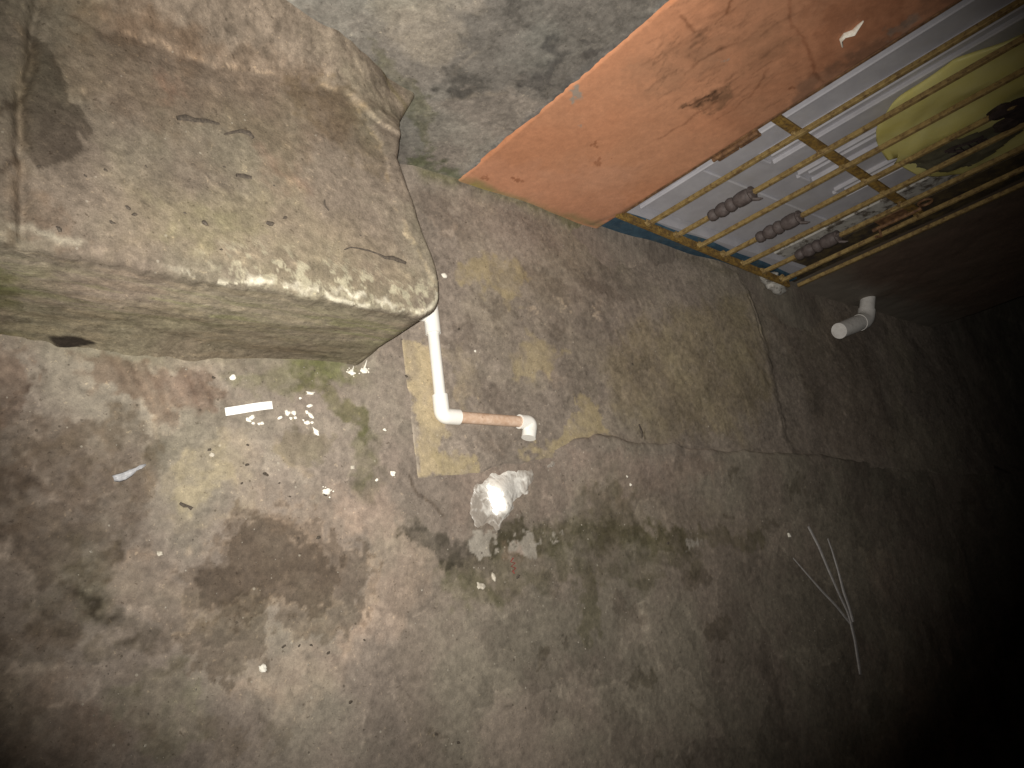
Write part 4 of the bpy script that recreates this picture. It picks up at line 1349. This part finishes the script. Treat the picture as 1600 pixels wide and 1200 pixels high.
# tee at the corner of the step: run towards the wall, branch into the step
T0 = A0 - dirA * 0.030
o = MB()
o.tube([A0 + dirA * 0.014, A0 - dirA * 0.075], RF, 20)
o.tube([T0, T0 + np.array([-0.055, 0.0, 0.0])], RF, 20)
child_of(o.build('tee', M['pvc'], None, True), pipe)
o = MB().tube([T0 + np.array([-0.03, 0, 0]), T0 + np.array([-0.19, 0, 0.004])], RP, 16).build('pipe_length', M['pvc'], None, True)
child_of(o, pipe)
o = MB().tube([A0 - dirA * 0.07, A0 - dirA * 0.12], RP, 16).build('pipe_length', M['pvc'], None, True)
child_of(o, pipe)

# drain elbow by the house wall
drain = empty('drain_pipe', (3.0, 1.0, 0))
tag(drain, 'dusty white drain pipe elbow coming out of the dark orange wall', 'pipe')
RD = 0.030
D1 = gp(1353, 500, 0.036)
D2 = gp(1311, 517, 0.033)
D0 = np.array([D1[0] + 0.055, YW + 0.03, 0.05])
o = MB().tube([D0, D0 * 0.35 + D1 * 0.65], RD * 0.93, 20).build('stub', M['pvc_grey'], None, True)
child_of(o, drain)
dd0 = (D1 - D0) / np.linalg.norm(D1 - D0)
dd1 = (D2 - D1) / np.linalg.norm(D2 - D1)
o = MB().tube(bend_path(D1 - dd0 * 0.045, D1, D1 + dd1 * 0.06, 0.032, 10), RD * 1.06, 20).build('elbow', M['pvc_grey'], None, True)
child_of(o, drain)
o = MB().tube([D1 + dd1 * 0.05, D1 + dd1 * 0.105], RD * 0.99, 20).build('coupling', M['pvc_grey'], None, True)
child_of(o, drain)
o = MB().tube([D1 + dd1 * 0.108, D2], [RD * 1.04, RD * 0.97], 20).build('end_cap', M['pvc_grey'], None, True)
child_of(o, drain)

# ================================================================ shiny wet lime patch, flash glare painted in as a white core
wetm, nt, bs = nodes('wet_lime_glare')
tc = nt.nodes.new('ShaderNodeTexCoord')
n1 = tex(nt, 'ShaderNodeTexNoise', 58, Detail=3, Roughness=0.55, Distortion=0.8)
n2 = tex(nt, 'ShaderNodeTexNoise', 110, Detail=4, Roughness=0.6)
for n in (n1, n2):
    link(nt, tc.outputs['Object'], n.inputs['Vector'])
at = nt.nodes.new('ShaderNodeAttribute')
at.attribute_name = 'glare_core'
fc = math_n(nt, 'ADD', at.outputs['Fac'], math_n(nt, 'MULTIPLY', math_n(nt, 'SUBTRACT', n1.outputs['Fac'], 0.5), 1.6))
link(nt, ramp(nt, fc, 0.25, 0.75, (0.33, 0.288, 0.245, 1), (0.86, 0.83, 0.77, 1)), bs.inputs['Base Color'])  # white middle carries painted flash glare, fading out to concrete tone
bs.inputs['Roughness'].default_value = 0.45
bs.inputs['Specular IOR Level'].default_value = 1.0
bs.inputs['Coat Weight'].default_value = 1.0
bs.inputs['IOR'].default_value = 1.85
bs.inputs['Coat IOR'].default_value = 1.85
bs.inputs['Coat Roughness'].default_value = 0.40
bm_ = nt.nodes.new('ShaderNodeBump')
bm_.inputs['Strength'].default_value = 1.0
bm_.inputs['Distance'].default_value = 0.0032
link(nt, math_n(nt, 'ADD', n1.outputs['Fac'], math_n(nt, 'MULTIPLY', n2.outputs['Fac'], 0.18)), bm_.inputs['Height'])
link(nt, bm_.outputs['Normal'], bs.inputs['Normal'])
link(nt, bm_.outputs['Normal'], bs.inputs['Coat Normal'])


def patch(name, poly, mat, hmax, seed, n=70, soft=0.02, tilt=None, glare_core=(1.16, 0.31, 0.10)):
    P = np.array([gp(*p)[:2] for p in poly])
    xs = np.linspace(P[:, 0].min() - 0.015, P[:, 0].max() + 0.015, n)
    ys = np.linspace(P[:, 1].min() - 0.015, P[:, 1].max() + 0.015, n)
    XX, YY = np.meshgrid(xs, ys, indexing='ij')
    u, v = XX.ravel(), YY.ravel()
    w1 = (fbm(u, v, 40, 3, seed) - 0.5) * 0.018
    w2 = (fbm(u, v, 40, 3, seed + 5) - 0.5) * 0.018
    sd = sdpoly(u + w1, v + w2, P)
    z = np.array([floor_z(a, b) for a, b in zip(u, v)])
    k = smooth(0.004, -soft, sd)
    z = z - 0.003 + 0.0034 * smooth(0.005, -0.012, sd) + hmax * k * (0.5 + fbm(u, v, 22, 3, seed + 11))
    if tilt is not None:
        z = z + tilt(u, v) * k
    keep = (sd < 0.006).reshape(XX.shape)
    V = np.column_stack([u, v, z])
    ids = -np.ones(len(u), int)
    F = []
    idx = np.arange(len(u)).reshape(n, n)
    for i in range(n - 1):
        for j in range(n - 1):
            if keep[i, j] and keep[i + 1, j] and keep[i, j + 1] and keep[i + 1, j + 1]:
                F.append((idx[i, j], idx[i + 1, j], idx[i + 1, j + 1], idx[i, j + 1]))
    used = sorted({a for f in F for a in f})
    re = {a: b for b, a in enumerate(used)}
    o = mesh_obj(name, [V[a] for a in used], [[re[a] for a in f] for f in F], mat, None, True)
    at_ = o.data.attributes.new('glare_core', 'FLOAT', 'POINT')
    at_.data.foreach_set('value', np.array([1.0 - min(1.0, max(0.0, (np.hypot(u[a] - glare_core[0], v[a] - glare_core[1]) - 0.012) / glare_core[2])) for a in used], np.float32))
    return o


glint_c = gp(772, 782)[:2]
tocam = -glint_c / np.linalg.norm(glint_c)


def glint_tilt(u, v):         # hump shaped so its near flank throws the flash back to the camera
    s_ = (u - glint_c[0]) * tocam[0] + (v - glint_c[1]) * tocam[1]
    t_ = -(u - glint_c[0]) * tocam[1] + (v - glint_c[1]) * tocam[0]
    return 0.020 * np.clip((0.014 - s_) / 0.025, 0, 1) * np.exp(-(t_ / 0.038) ** 4) * (1 - smooth(-0.012, -0.085, s_)) + 0.003 * (fbm(u, v, 30, 3, 1290) - 0.5)


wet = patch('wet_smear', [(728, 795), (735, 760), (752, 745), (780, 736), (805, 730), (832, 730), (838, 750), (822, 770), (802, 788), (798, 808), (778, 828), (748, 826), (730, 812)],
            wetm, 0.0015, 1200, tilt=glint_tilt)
tag(wet, 'shiny wet whitish smear with painted flash glare on the ground below the pipe end', 'smear')
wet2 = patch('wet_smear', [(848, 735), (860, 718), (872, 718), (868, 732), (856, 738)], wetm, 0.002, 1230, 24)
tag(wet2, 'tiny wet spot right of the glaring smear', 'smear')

# ================================================================ litter and crumbs
def mini(name, px, py, rpx, mat, seed, label, cat, group=None, asp=1.0, ang=0.0, flat=0.45, top=None, amp=0.35):
    if top is None:
        c = gp(px, py)
        z = floor_z(c[0], c[1])
    else:
        c = gp(px, py, top)
        z = step_top(c[0], c[1])
        c = gp(px, py, z)
    dist = np.linalg.norm(c - EYE)
    r = rpx / FPX * dist
    mb = MB()
    lump(mb, (0, 0, 0), (r, r, r * flat), seed, 10, 7, amp)
    o = mb.build(name, mat, None, True, angle=50)
    # image-plane direction turned into a direction on the ground
    d2 = gp(px + 10 * math.cos(ang), py + 10 * math.sin(ang)) - gp(px, py)
    o.rotation_euler = (0, 0, math.atan2(d2[1], d2[0]))
    o.scale = (1, asp, 1)
    o.location = (c[0], c[1], z + r * flat * 0.55)
    return tag(o, label, cat, group)


SG = 'white crumbs scattered beside the strip'
SCR = [(389, 656, 4.5, .7, .3, 'leftmost white crumb of the clump close under the white strip'),
       (394, 652, 4, .8, -.5, 'upper white crumb of the clump close under the white strip'),
       (396, 661, 2.6, .8, 0, 'lowest white crumb of the clump close under the white strip'),
       (405, 662, 2.6, .8, 0, 'left one of two touching white grains under the right end of the strip'),
       (410, 661, 3, .8, 0, 'right one of two touching white grains under the right end of the strip'),
       (437, 653, 4, .6, -.6, 'slanted white crumb nearest to the right end of the white strip'),
       (448, 645, 5, .75, .9, 'biggest white crumb of the middle group right of the white strip'),
       (458, 646, 4, .9, 0, 'roundish white crumb right of the biggest one in the middle group'),
       (454, 654, 2.4, .9, 0, 'left one of two tiny grains under the middle group of white crumbs'),
       (461, 653, 2.6, .9, 0, 'right one of two tiny grains under the middle group of white crumbs'),
       (468, 623, 2.4, .8, 0, 'lone tiny white grain below the long flat chip'),
       (482, 635, 5, .55, -.2, 'flat white crumb at the top of the right-hand group'),
       (478, 645, 3, .8, .8, 'small white crumb between the flat one and the oval one, right-hand group'),
       (484, 651, 5.5, .6, 1.0, 'oval white crumb in the middle of the right-hand group'),
       (478, 661, 4.5, .7, .3, 'white crumb at the lower end of the right-hand group'),
       (486, 661, 2.6, .8, 0, 'tiny grain touching the lower end crumb of the right-hand group on its right'),
       (473, 657, 1.8, .9, 0, 'tiniest white grain, left of the lower end crumb of the right-hand group')]
for i, (x, y, r, a, g, lab) in enumerate(SCR):
    mini('plaster_crumb', x, y, r, M['crumb'], 100 + i, lab, 'crumb', SG, a, g)
UNI = [(365, 589, 5, .9, 0, 'round white pellet on the ground between step and white strip'),
       (483, 616, 7.5, .42, .1, 'long flat white chip on the mossy curve above the crumb scatter'),
       (492, 676, 6.5, .55, .9, 'white chip at the edge of the dark oval stain'),
       (611, 741, 5, .95, 0, 'round white dot on the ground left of the ochre strip'),
       (586, 751, 2.6, .9, 0, 'very small white dot left of the round white dot'),
       (549, 731, 3.5, .9, 0, 'small cream pebble alone below the dark oval stain'),
       (598, 673, 3, .7, 0, 'small white speck between mossy curve and pipe elbow'),
       (249, 865, 4.5, .8, .5, 'cream pebble left of the large dark damp patch'),
       (410, 1044, 6, .9, .5, 'white crumb at the lower edge of the damp tongue'),
       (691, 433, 5.5, .8, .4, 'white flake lying just past the far edge of the step'),
       (750, 916, 8, .62, .3, 'larger pale pebble below the black grime'),
       (770, 902, 7, .55, 1.2, 'slim pale pebble below the black grime'),
       (332, 710, 4, .8, 0, 'pale grit grain on the yellowish lime patch'),
       (983, 758, 2.6, .9, 0, 'tiny white grain right of the glaring wet smear'),
       (976, 746, 2.0, .9, 0, 'tinier white grain just above another one, right of the wet smear'),
       (1233, 836, 4, .8, .3, 'white grain next to the top of the pale forked stalk'),
       (738, 551, 2.2, .9, 0, 'white speck on the pavement right of the upright pipe')]
for i, (x, y, r, a, g, lab) in enumerate(UNI):
    mini('plaster_crumb', x, y, r, M['palestone'] if ('pebble' in lab or 'grit' in lab) else M['crumb'], 200 + i, lab, 'pebble' if 'pebble' in lab else 'crumb', None, a, g)

# spattered white droppings at the step's corner, and one on the lane
def splat(name, px, py, rpx, label, seed, tail=None):
    c = gp(px, py)
    z = floor_z(c[0], c[1])
    r = rpx / FPX * np.linalg.norm(c - EYE)
    mb = MB()
    lump(mb, (0, 0, 0), (r, r * 0.72, r * 0.28), seed, 14, 7, 0.4)
    rr = random.Random(seed)
    for k in range(5):
        a = rr.uniform(0, 6.28)
        d = r * rr.uniform(1.1, 1.7)
        lump(mb, (d * math.cos(a), d * math.sin(a) * 0.8, -r * 0.05), (r * 0.2, r * 0.16, r * 0.12), seed + k, 8, 5, 0.3)
    if tail:
        t = gp(px + tail[0], py + tail[1]) - c
        mb.tube([(0, 0, 0), tuple(t * 0.5 + np.array([0, 0, 0.0005])), tuple(t)], [r * 0.3, r * 0.16, r * 0.05], 6, squash=0.5)
    o = mb.build(name, M['crumb'], None, True, angle=60)
    o.location = (c[0], c[1], z + r * 0.16)
    return tag(o, label, 'splash')


splat('white_splash', 548, 583, 6, 'white splash at the foot of the step corner, left one of two', 61, (3, -10))
splat('white_splash', 566, 580, 6.5, 'white splash at the foot of the step corner, right one of two', 67, (5, -16))
splat('white_splash', 508, 769, 7, 'white splash with a black speck in the middle of the lane', 71)
mini('dark_crumb', 507, 773, 3, M['dark'], 72, 'black speck on the white splash in the lane', 'crumb')

# the white strip
c0, c1_, c2_ = gp(353, 643), gp(425, 633), gp(355, 651)
L_ = (gp(425.5, 633) - gp(353, 643))
W_ = gp(354.5, 649) - gp(352.8, 636.5)
cc = gp(389, 638.5)
zt = floor_z(cc[0], cc[1])
SV, SF = [], []
ns = 14
for i in range(ns + 1):
    t = i / ns - 0.5
    for j in (-0.5, 0.5):
        for k in (0, 1):
            p = cc + L_ * t + W_ * j
            bow = 0.003 * (1 - (2 * t) ** 2) + 0.002 * math.sin(5 * t)
            SV.append((p[0], p[1], zt + 0.0035 + bow + 0.0012 * k))
for i in range(ns):
    a = i * 4
    SF += [(a, a + 2, a + 6, a + 4), (a + 1, a + 5, a + 7, a + 3), (a, a + 4, a + 5, a + 1), (a + 2, a + 3, a + 7, a + 6)]
SF += [(0, 1, 3, 2), (ns * 4, ns * 4 + 2, ns * 4 + 3, ns * 4 + 1)]
sm = MB()
sm.add(SV, SF)
strip = sm.build('white_strip', M['paper'])
tag(strip, 'flat straight white strip lying on the ground before the step', 'strip')

# crumpled see-through scrap
pts = [(176, 748), (184, 747), (194, 744), (204, 739), (212, 734), (219, 730), (227, 726)]
wd = [4.5, 6, 6, 5, 2.2, 2.5, 1.0]
SV, SF = [], []
for i, ((x, y), w_) in enumerate(zip(pts, wd)):
    c = gp(x, y)
    r = w_ / FPX * np.linalg.norm(c - EYE)
    dvec = gp(x + 3, y + 7) - c
    dvec /= np.linalg.norm(dvec)
    z = floor_z(c[0], c[1])
    for j in range(7):
        s_ = (j / 6 - 0.5) * 2
        p = c + dvec * r * s_
        SV.append((p[0], p[1], z + 0.004 + 0.006 * (1 - s_ * s_) * (0.6 + 0.4 * math.sin(i * 2.1)) + 0.002 * math.sin(9 * s_ + i)))
for i in range(len(pts) - 1):
    for j in range(6):
        a = i * 7 + j
        SF.append((a, a + 1, a + 8, a + 7))
scrap = mesh_obj('plastic_scrap', SV, SF, M['plastic'], None, True)
so = scrap.modifiers.new('thick', 'SOLIDIFY')
so.thickness = 0.0008
tag(scrap, 'whitish see-through plastic scrap twisted to a tail, left on the lane', 'scrap')

# forked pale stalk
stalk = empty('forked_stalk', tuple(gp(1325, 965)))
tag(stalk, 'thin pale forked stalk lying in the dark part of the lane', 'stalk')


def ribbon(name, pts, r, lift=0.004):
    P = []
    for x, y in pts:
        c = gp(x, y)
        P.append((c[0], c[1], floor_z(c[0], c[1]) + lift))
    return child_of(MB().tube(P, r, 8, squash=0.55).build(name, M['straw'], None, True), stalk)


ribbon('stem', [(1328, 974), (1333, 1000), (1338, 1028), (1342, 1054)], [0.0065, 0.0062, 0.0068, 0.0060], 0.005)
ribbon('prong', [(1260, 823), (1277, 853), (1293, 892), (1308, 925), (1322, 955), (1328, 974)], [0.0052, 0.0056, 0.0054, 0.0052, 0.0055, 0.006], 0.006)
ribbon('prong', [(1290, 842), (1297, 860), (1307, 893), (1315, 925), (1324, 950), (1330, 972)], [0.0028, 0.004, 0.005, 0.0065, 0.0062, 0.006], 0.008)
ribbon('prong', [(1240, 872), (1262, 898), (1285, 924), (1305, 945), (1328, 974)], [0.002, 0.003, 0.004, 0.0045, 0.0055], 0.003)

# red thread
P = []
for x, y in [(801, 872), (797, 878), (804, 880), (798, 885), (805, 888), (800, 893), (803, 896)]:
    c = gp(x, y)
    P.append((c[0], c[1], floor_z(c[0], c[1]) + 0.002))
th = MB().tube(P, 0.0016, 6).build('red_thread', M['red'], None, True)
tag(th, 'short dull red thread curled below the black grime', 'thread')

# dry bits on the step and the lane
DK = [(60, 260, 3.2), (165, 266, 3), (133, 275, 2.6), (200, 325, 4.2), (210, 335, 4), (320, 349, 6), (421, 350, 6.5), (445, 340, 3.6), (92, 358, 5), (175, 348, 4), (350, 261, 2.4), (289, 333, 2.2), (228, 260, 2), (345, 390, 2.6), (563, 368, 2), (428, 290, 2)]
LAB = {(320, 349): 'dark crumb lying in the middle of the step top', (421, 350): 'largest dark crumb on the step top', (445, 340): 'dark crumb close above the largest crumb on the step',
       (92, 358): 'dark crumb by the pale chipped rim at the near end of the step', (200, 325): 'upper dark crumb of a close pair on the step', (210, 335): 'lower dark crumb of a close pair on the step',
       (60, 260): 'dark speck just below the wet tongue on the step', (165, 266): 'dark speck on the step, right one of two beside the wet tongue', (133, 275): 'dark speck on the step, lower one of two beside the wet tongue',
       (175, 348): 'dark crumb below the close pair of crumbs on the step', (350, 261): 'dark speck on the step above the grey leaf shred', (289, 333): 'tiny speck left of the crumb in the middle of the step',
       (228, 260): 'tiny speck on the step below the left dry twig', (345, 390): 'dark speck on the step above the white chipped edge', (563, 368): 'tiny speck on the step right above the catkin', (428, 290): 'tiny speck on the step below the grey leaf shred'}
for i, (x, y, r) in enumerate(DK):
    lab = LAB.get((x, y))
    mini('dark_crumb', x, y, r, M['dark'], 300 + i, lab, 'crumb', 'dark bits on the step' , 0.6, rnd.uniform(-.5, .8), 0.35, top=BH - 0.006)
GD_ = [(415, 741, 4.2), (386, 726, 3), (335, 589, 3.2), (453, 776, 2), (497, 840, 4), (809, 901, 4), (388, 695, 2.6), (436, 755, 2), (487, 1008, 2.6), (514, 1020, 3), (468, 1009, 2.4), (548, 1097, 3.4), (634, 589, 3), (328, 702, 3), (378, 755, 2.2), (1043, 849, 3),
       (712, 517, 3), (570, 1000, 2.2), (680, 1147, 3), (715, 1160, 3), (986, 570, 2.6)]
GLAB = {(415, 741): 'biggest dark crumb on the yellowish lime patch', (335, 589): 'dark crumb on the reddish streaks under the step', (497, 840): 'dark crumb at the upper edge of the large damp patch',
        (809, 901): 'black pellet beside the red thread', (634, 589): 'dark bit on the ochre strip left of the pipe', (712, 517): 'dark bit right of the pipe tee on the pavement', (1043, 849): 'black pellet on the dark band of the gutter', (986, 570): 'dark speck in the middle of the pavement',
        (386, 726): 'dark speck left above the biggest crumb of the lime patch', (453, 776): 'tiny dark speck left of the white splash in the lane', (388, 695): 'dark speck at the top of the lime patch, below the clump of white crumbs',
        (436, 755): 'tiny dark speck right below the biggest crumb of the lime patch', (487, 1008): 'dark speck right of the damp tongue, middle one of three', (514, 1020): 'dark speck right of the damp tongue, right one of three', (468, 1009): 'dark speck right of the damp tongue, left one of three',
        (548, 1097): 'dark flake low in the pale middle of the lane', (328, 702): 'dark speck on the upper left border of the lime patch', (378, 755): 'tiny dark speck left below the biggest crumb of the lime patch',
        (570, 1000): 'tiny dark speck right of the large damp patch', (680, 1147): 'dark speck at the bottom of the view, left one of two', (715, 1160): 'dark speck at the bottom of the view, right one of two'}
for i, (x, y, r) in enumerate(GD_):
    lab = GLAB.get((x, y))
    mini('dark_crumb', x, y, r, M['dark'], 400 + i, lab, 'crumb', 'dark bits on the lane', 0.65, rnd.uniform(-.8, .8), 0.4)


def twig(name, pts, r, label, cat, mat, top=None, wob=0.0):
    P = []
    for x, y in pts:
        if top is None:
            c = gp(x, y)
            z = floor_z(c[0], c[1])
        else:
            c = gp(x, y, top)
            z = step_top(c[0], c[1])
            c = gp(x, y, z)
        P.append((c[0], c[1], z + 0.0025 + wob * rnd.random()))
    o = MB().tube(P, r, 7, squash=0.7).build(name, mat, None, True)
    return tag(o, label, cat)


TP = BH - 0.006
twig('dry_twig', [(276, 186), (290, 185), (303, 189), (322, 190), (342, 195)], [0.004, 0.0055, 0.004, 0.0035, 0.002], 'dark dry twig on the step, left one of two end to end', 'twig', M['dark'], TP)
twig('dry_twig', [(350, 211), (362, 208), (376, 206), (388, 209), (395, 217)], [0.0015, 0.0025, 0.0035, 0.0045, 0.003], 'dark bent twig on the step, right one of two end to end', 'twig', M['dark'], TP)
twig('dry_twig', [(506, 313), (506, 322), (513, 330)], [0.0014, 0.0018, 0.0014], 'tiny bent black twig on the far half of the step', 'twig', M['dark'], TP)
twig('dry_catkin', [(537, 391), (546, 388), (560, 390), (574, 393), (588, 398), (600, 404), (612, 404), (622, 408), (633, 412)], [0.001, 0.0014, 0.0014, 0.0018, 0.0016, 0.003, 0.0042, 0.0042, 0.003], 'dark crumbly catkin with thin tail near the far corner of the step', 'catkin', M['dark'], TP, 0.002)
twig('dry_leaf_shred', [(368, 275), (380, 276), (392, 279)], [0.003, 0.004, 0.003], 'grey leaf shred on the middle of the step', 'leaf', M['dark'], TP)
twig('dry_twig', [(281, 786), (288, 790), (294, 791), (300, 795)], [0.0025, 0.0035, 0.002, 0.0035], 'short dark twig below the yellowish lime patch', 'twig', M['dark'])
twig('dry_twig', [(995, 664), (999, 675), (1001, 684)], [0.0025, 0.004, 0.0025], 'short dark twig near the street edge of the pavement', 'twig', M['dark'])
twig('dry_twig', [(440, 1012), (446, 1008)], [0.0018, 0.0018], 'thin short twig on the pale part of the lane', 'twig', M['dark'])

# ---------------------------------------------------------------- loose grit, uncountable
gr_rng = np.random.RandomState(5)
GVs, GFs = [], []
OCT_V = np.array([(1, 0, 0), (-1, 0, 0), (0, 1, 0), (0, -1, 0), (0, 0, 1), (0, 0, -1)], float)
OCT_F = [(0, 2, 4), (2, 1, 4), (1, 3, 4), (3, 0, 4), (2, 0, 5), (1, 2, 5), (3, 1, 5), (0, 3, 5)]
gxy = np.column_stack([gr_rng.uniform(0.12, 2.6, 9000), gr_rng.uniform(-0.6, 1.06, 9000)])
dens = fbm(gxy[:, 0], gxy[:, 1], 5, 4, 1301, 0.6)
near_step = np.exp(-((gxy[:, 1] - 0.53) / 0.04) ** 2) * (gxy[:, 0] < 0.8)
near_wall = np.exp(-((gxy[:, 1] - 1.05) / 0.03) ** 2) * (gxy[:, 0] > 1.0)
gutter = np.exp(-((gxy[:, 1] - 0.21) / 0.05) ** 2) * (gxy[:, 0] > 0.9) * 0.5
keepg = gr_rng.rand(9000) < (0.02 + 0.45 * smooth(0.55, 0.8, dens) + 0.4 * near_step + 0.5 * near_wall + 0.4 * gutter)
keepg &= ~((gxy[:, 0] < 0.88) & (gxy[:, 1] > 0.555)) & (gxy[:, 1] < 1.068)
gxy = gxy[keepg]
onp = edge_d(gxy[:, 0], gxy[:, 1]) > 0.01
gz = np.where(onp, pave_height(gxy[:, 0], gxy[:, 1]), ground_height(gxy[:, 0], gxy[:, 1]))
for (x, y), z in zip(gxy, gz):
    r = 0.0007 + 0.0020 * gr_rng.rand() ** 3
    R3 = gr_rng.uniform(0.6, 1.3, (6, 1))
    a = gr_rng.uniform(0, 6.28)
    ca, sa = math.cos(a), math.sin(a)
    P3 = OCT_V * R3 * r
    k = len(GVs)
    GVs += [(x + p[0] * ca - p[1] * sa, y + p[0] * sa + p[1] * ca, z + r * 0.5 + p[2] * 0.8) for p in P3]
    GFs += [(f[0] + k, f[1] + k, f[2] + k) for f in OCT_F]
grit = mesh_obj('grit', GVs, GFs, M['grit'])
tag(grit, 'loose sandy grit strewn over lane and pavement', kind='stuff')
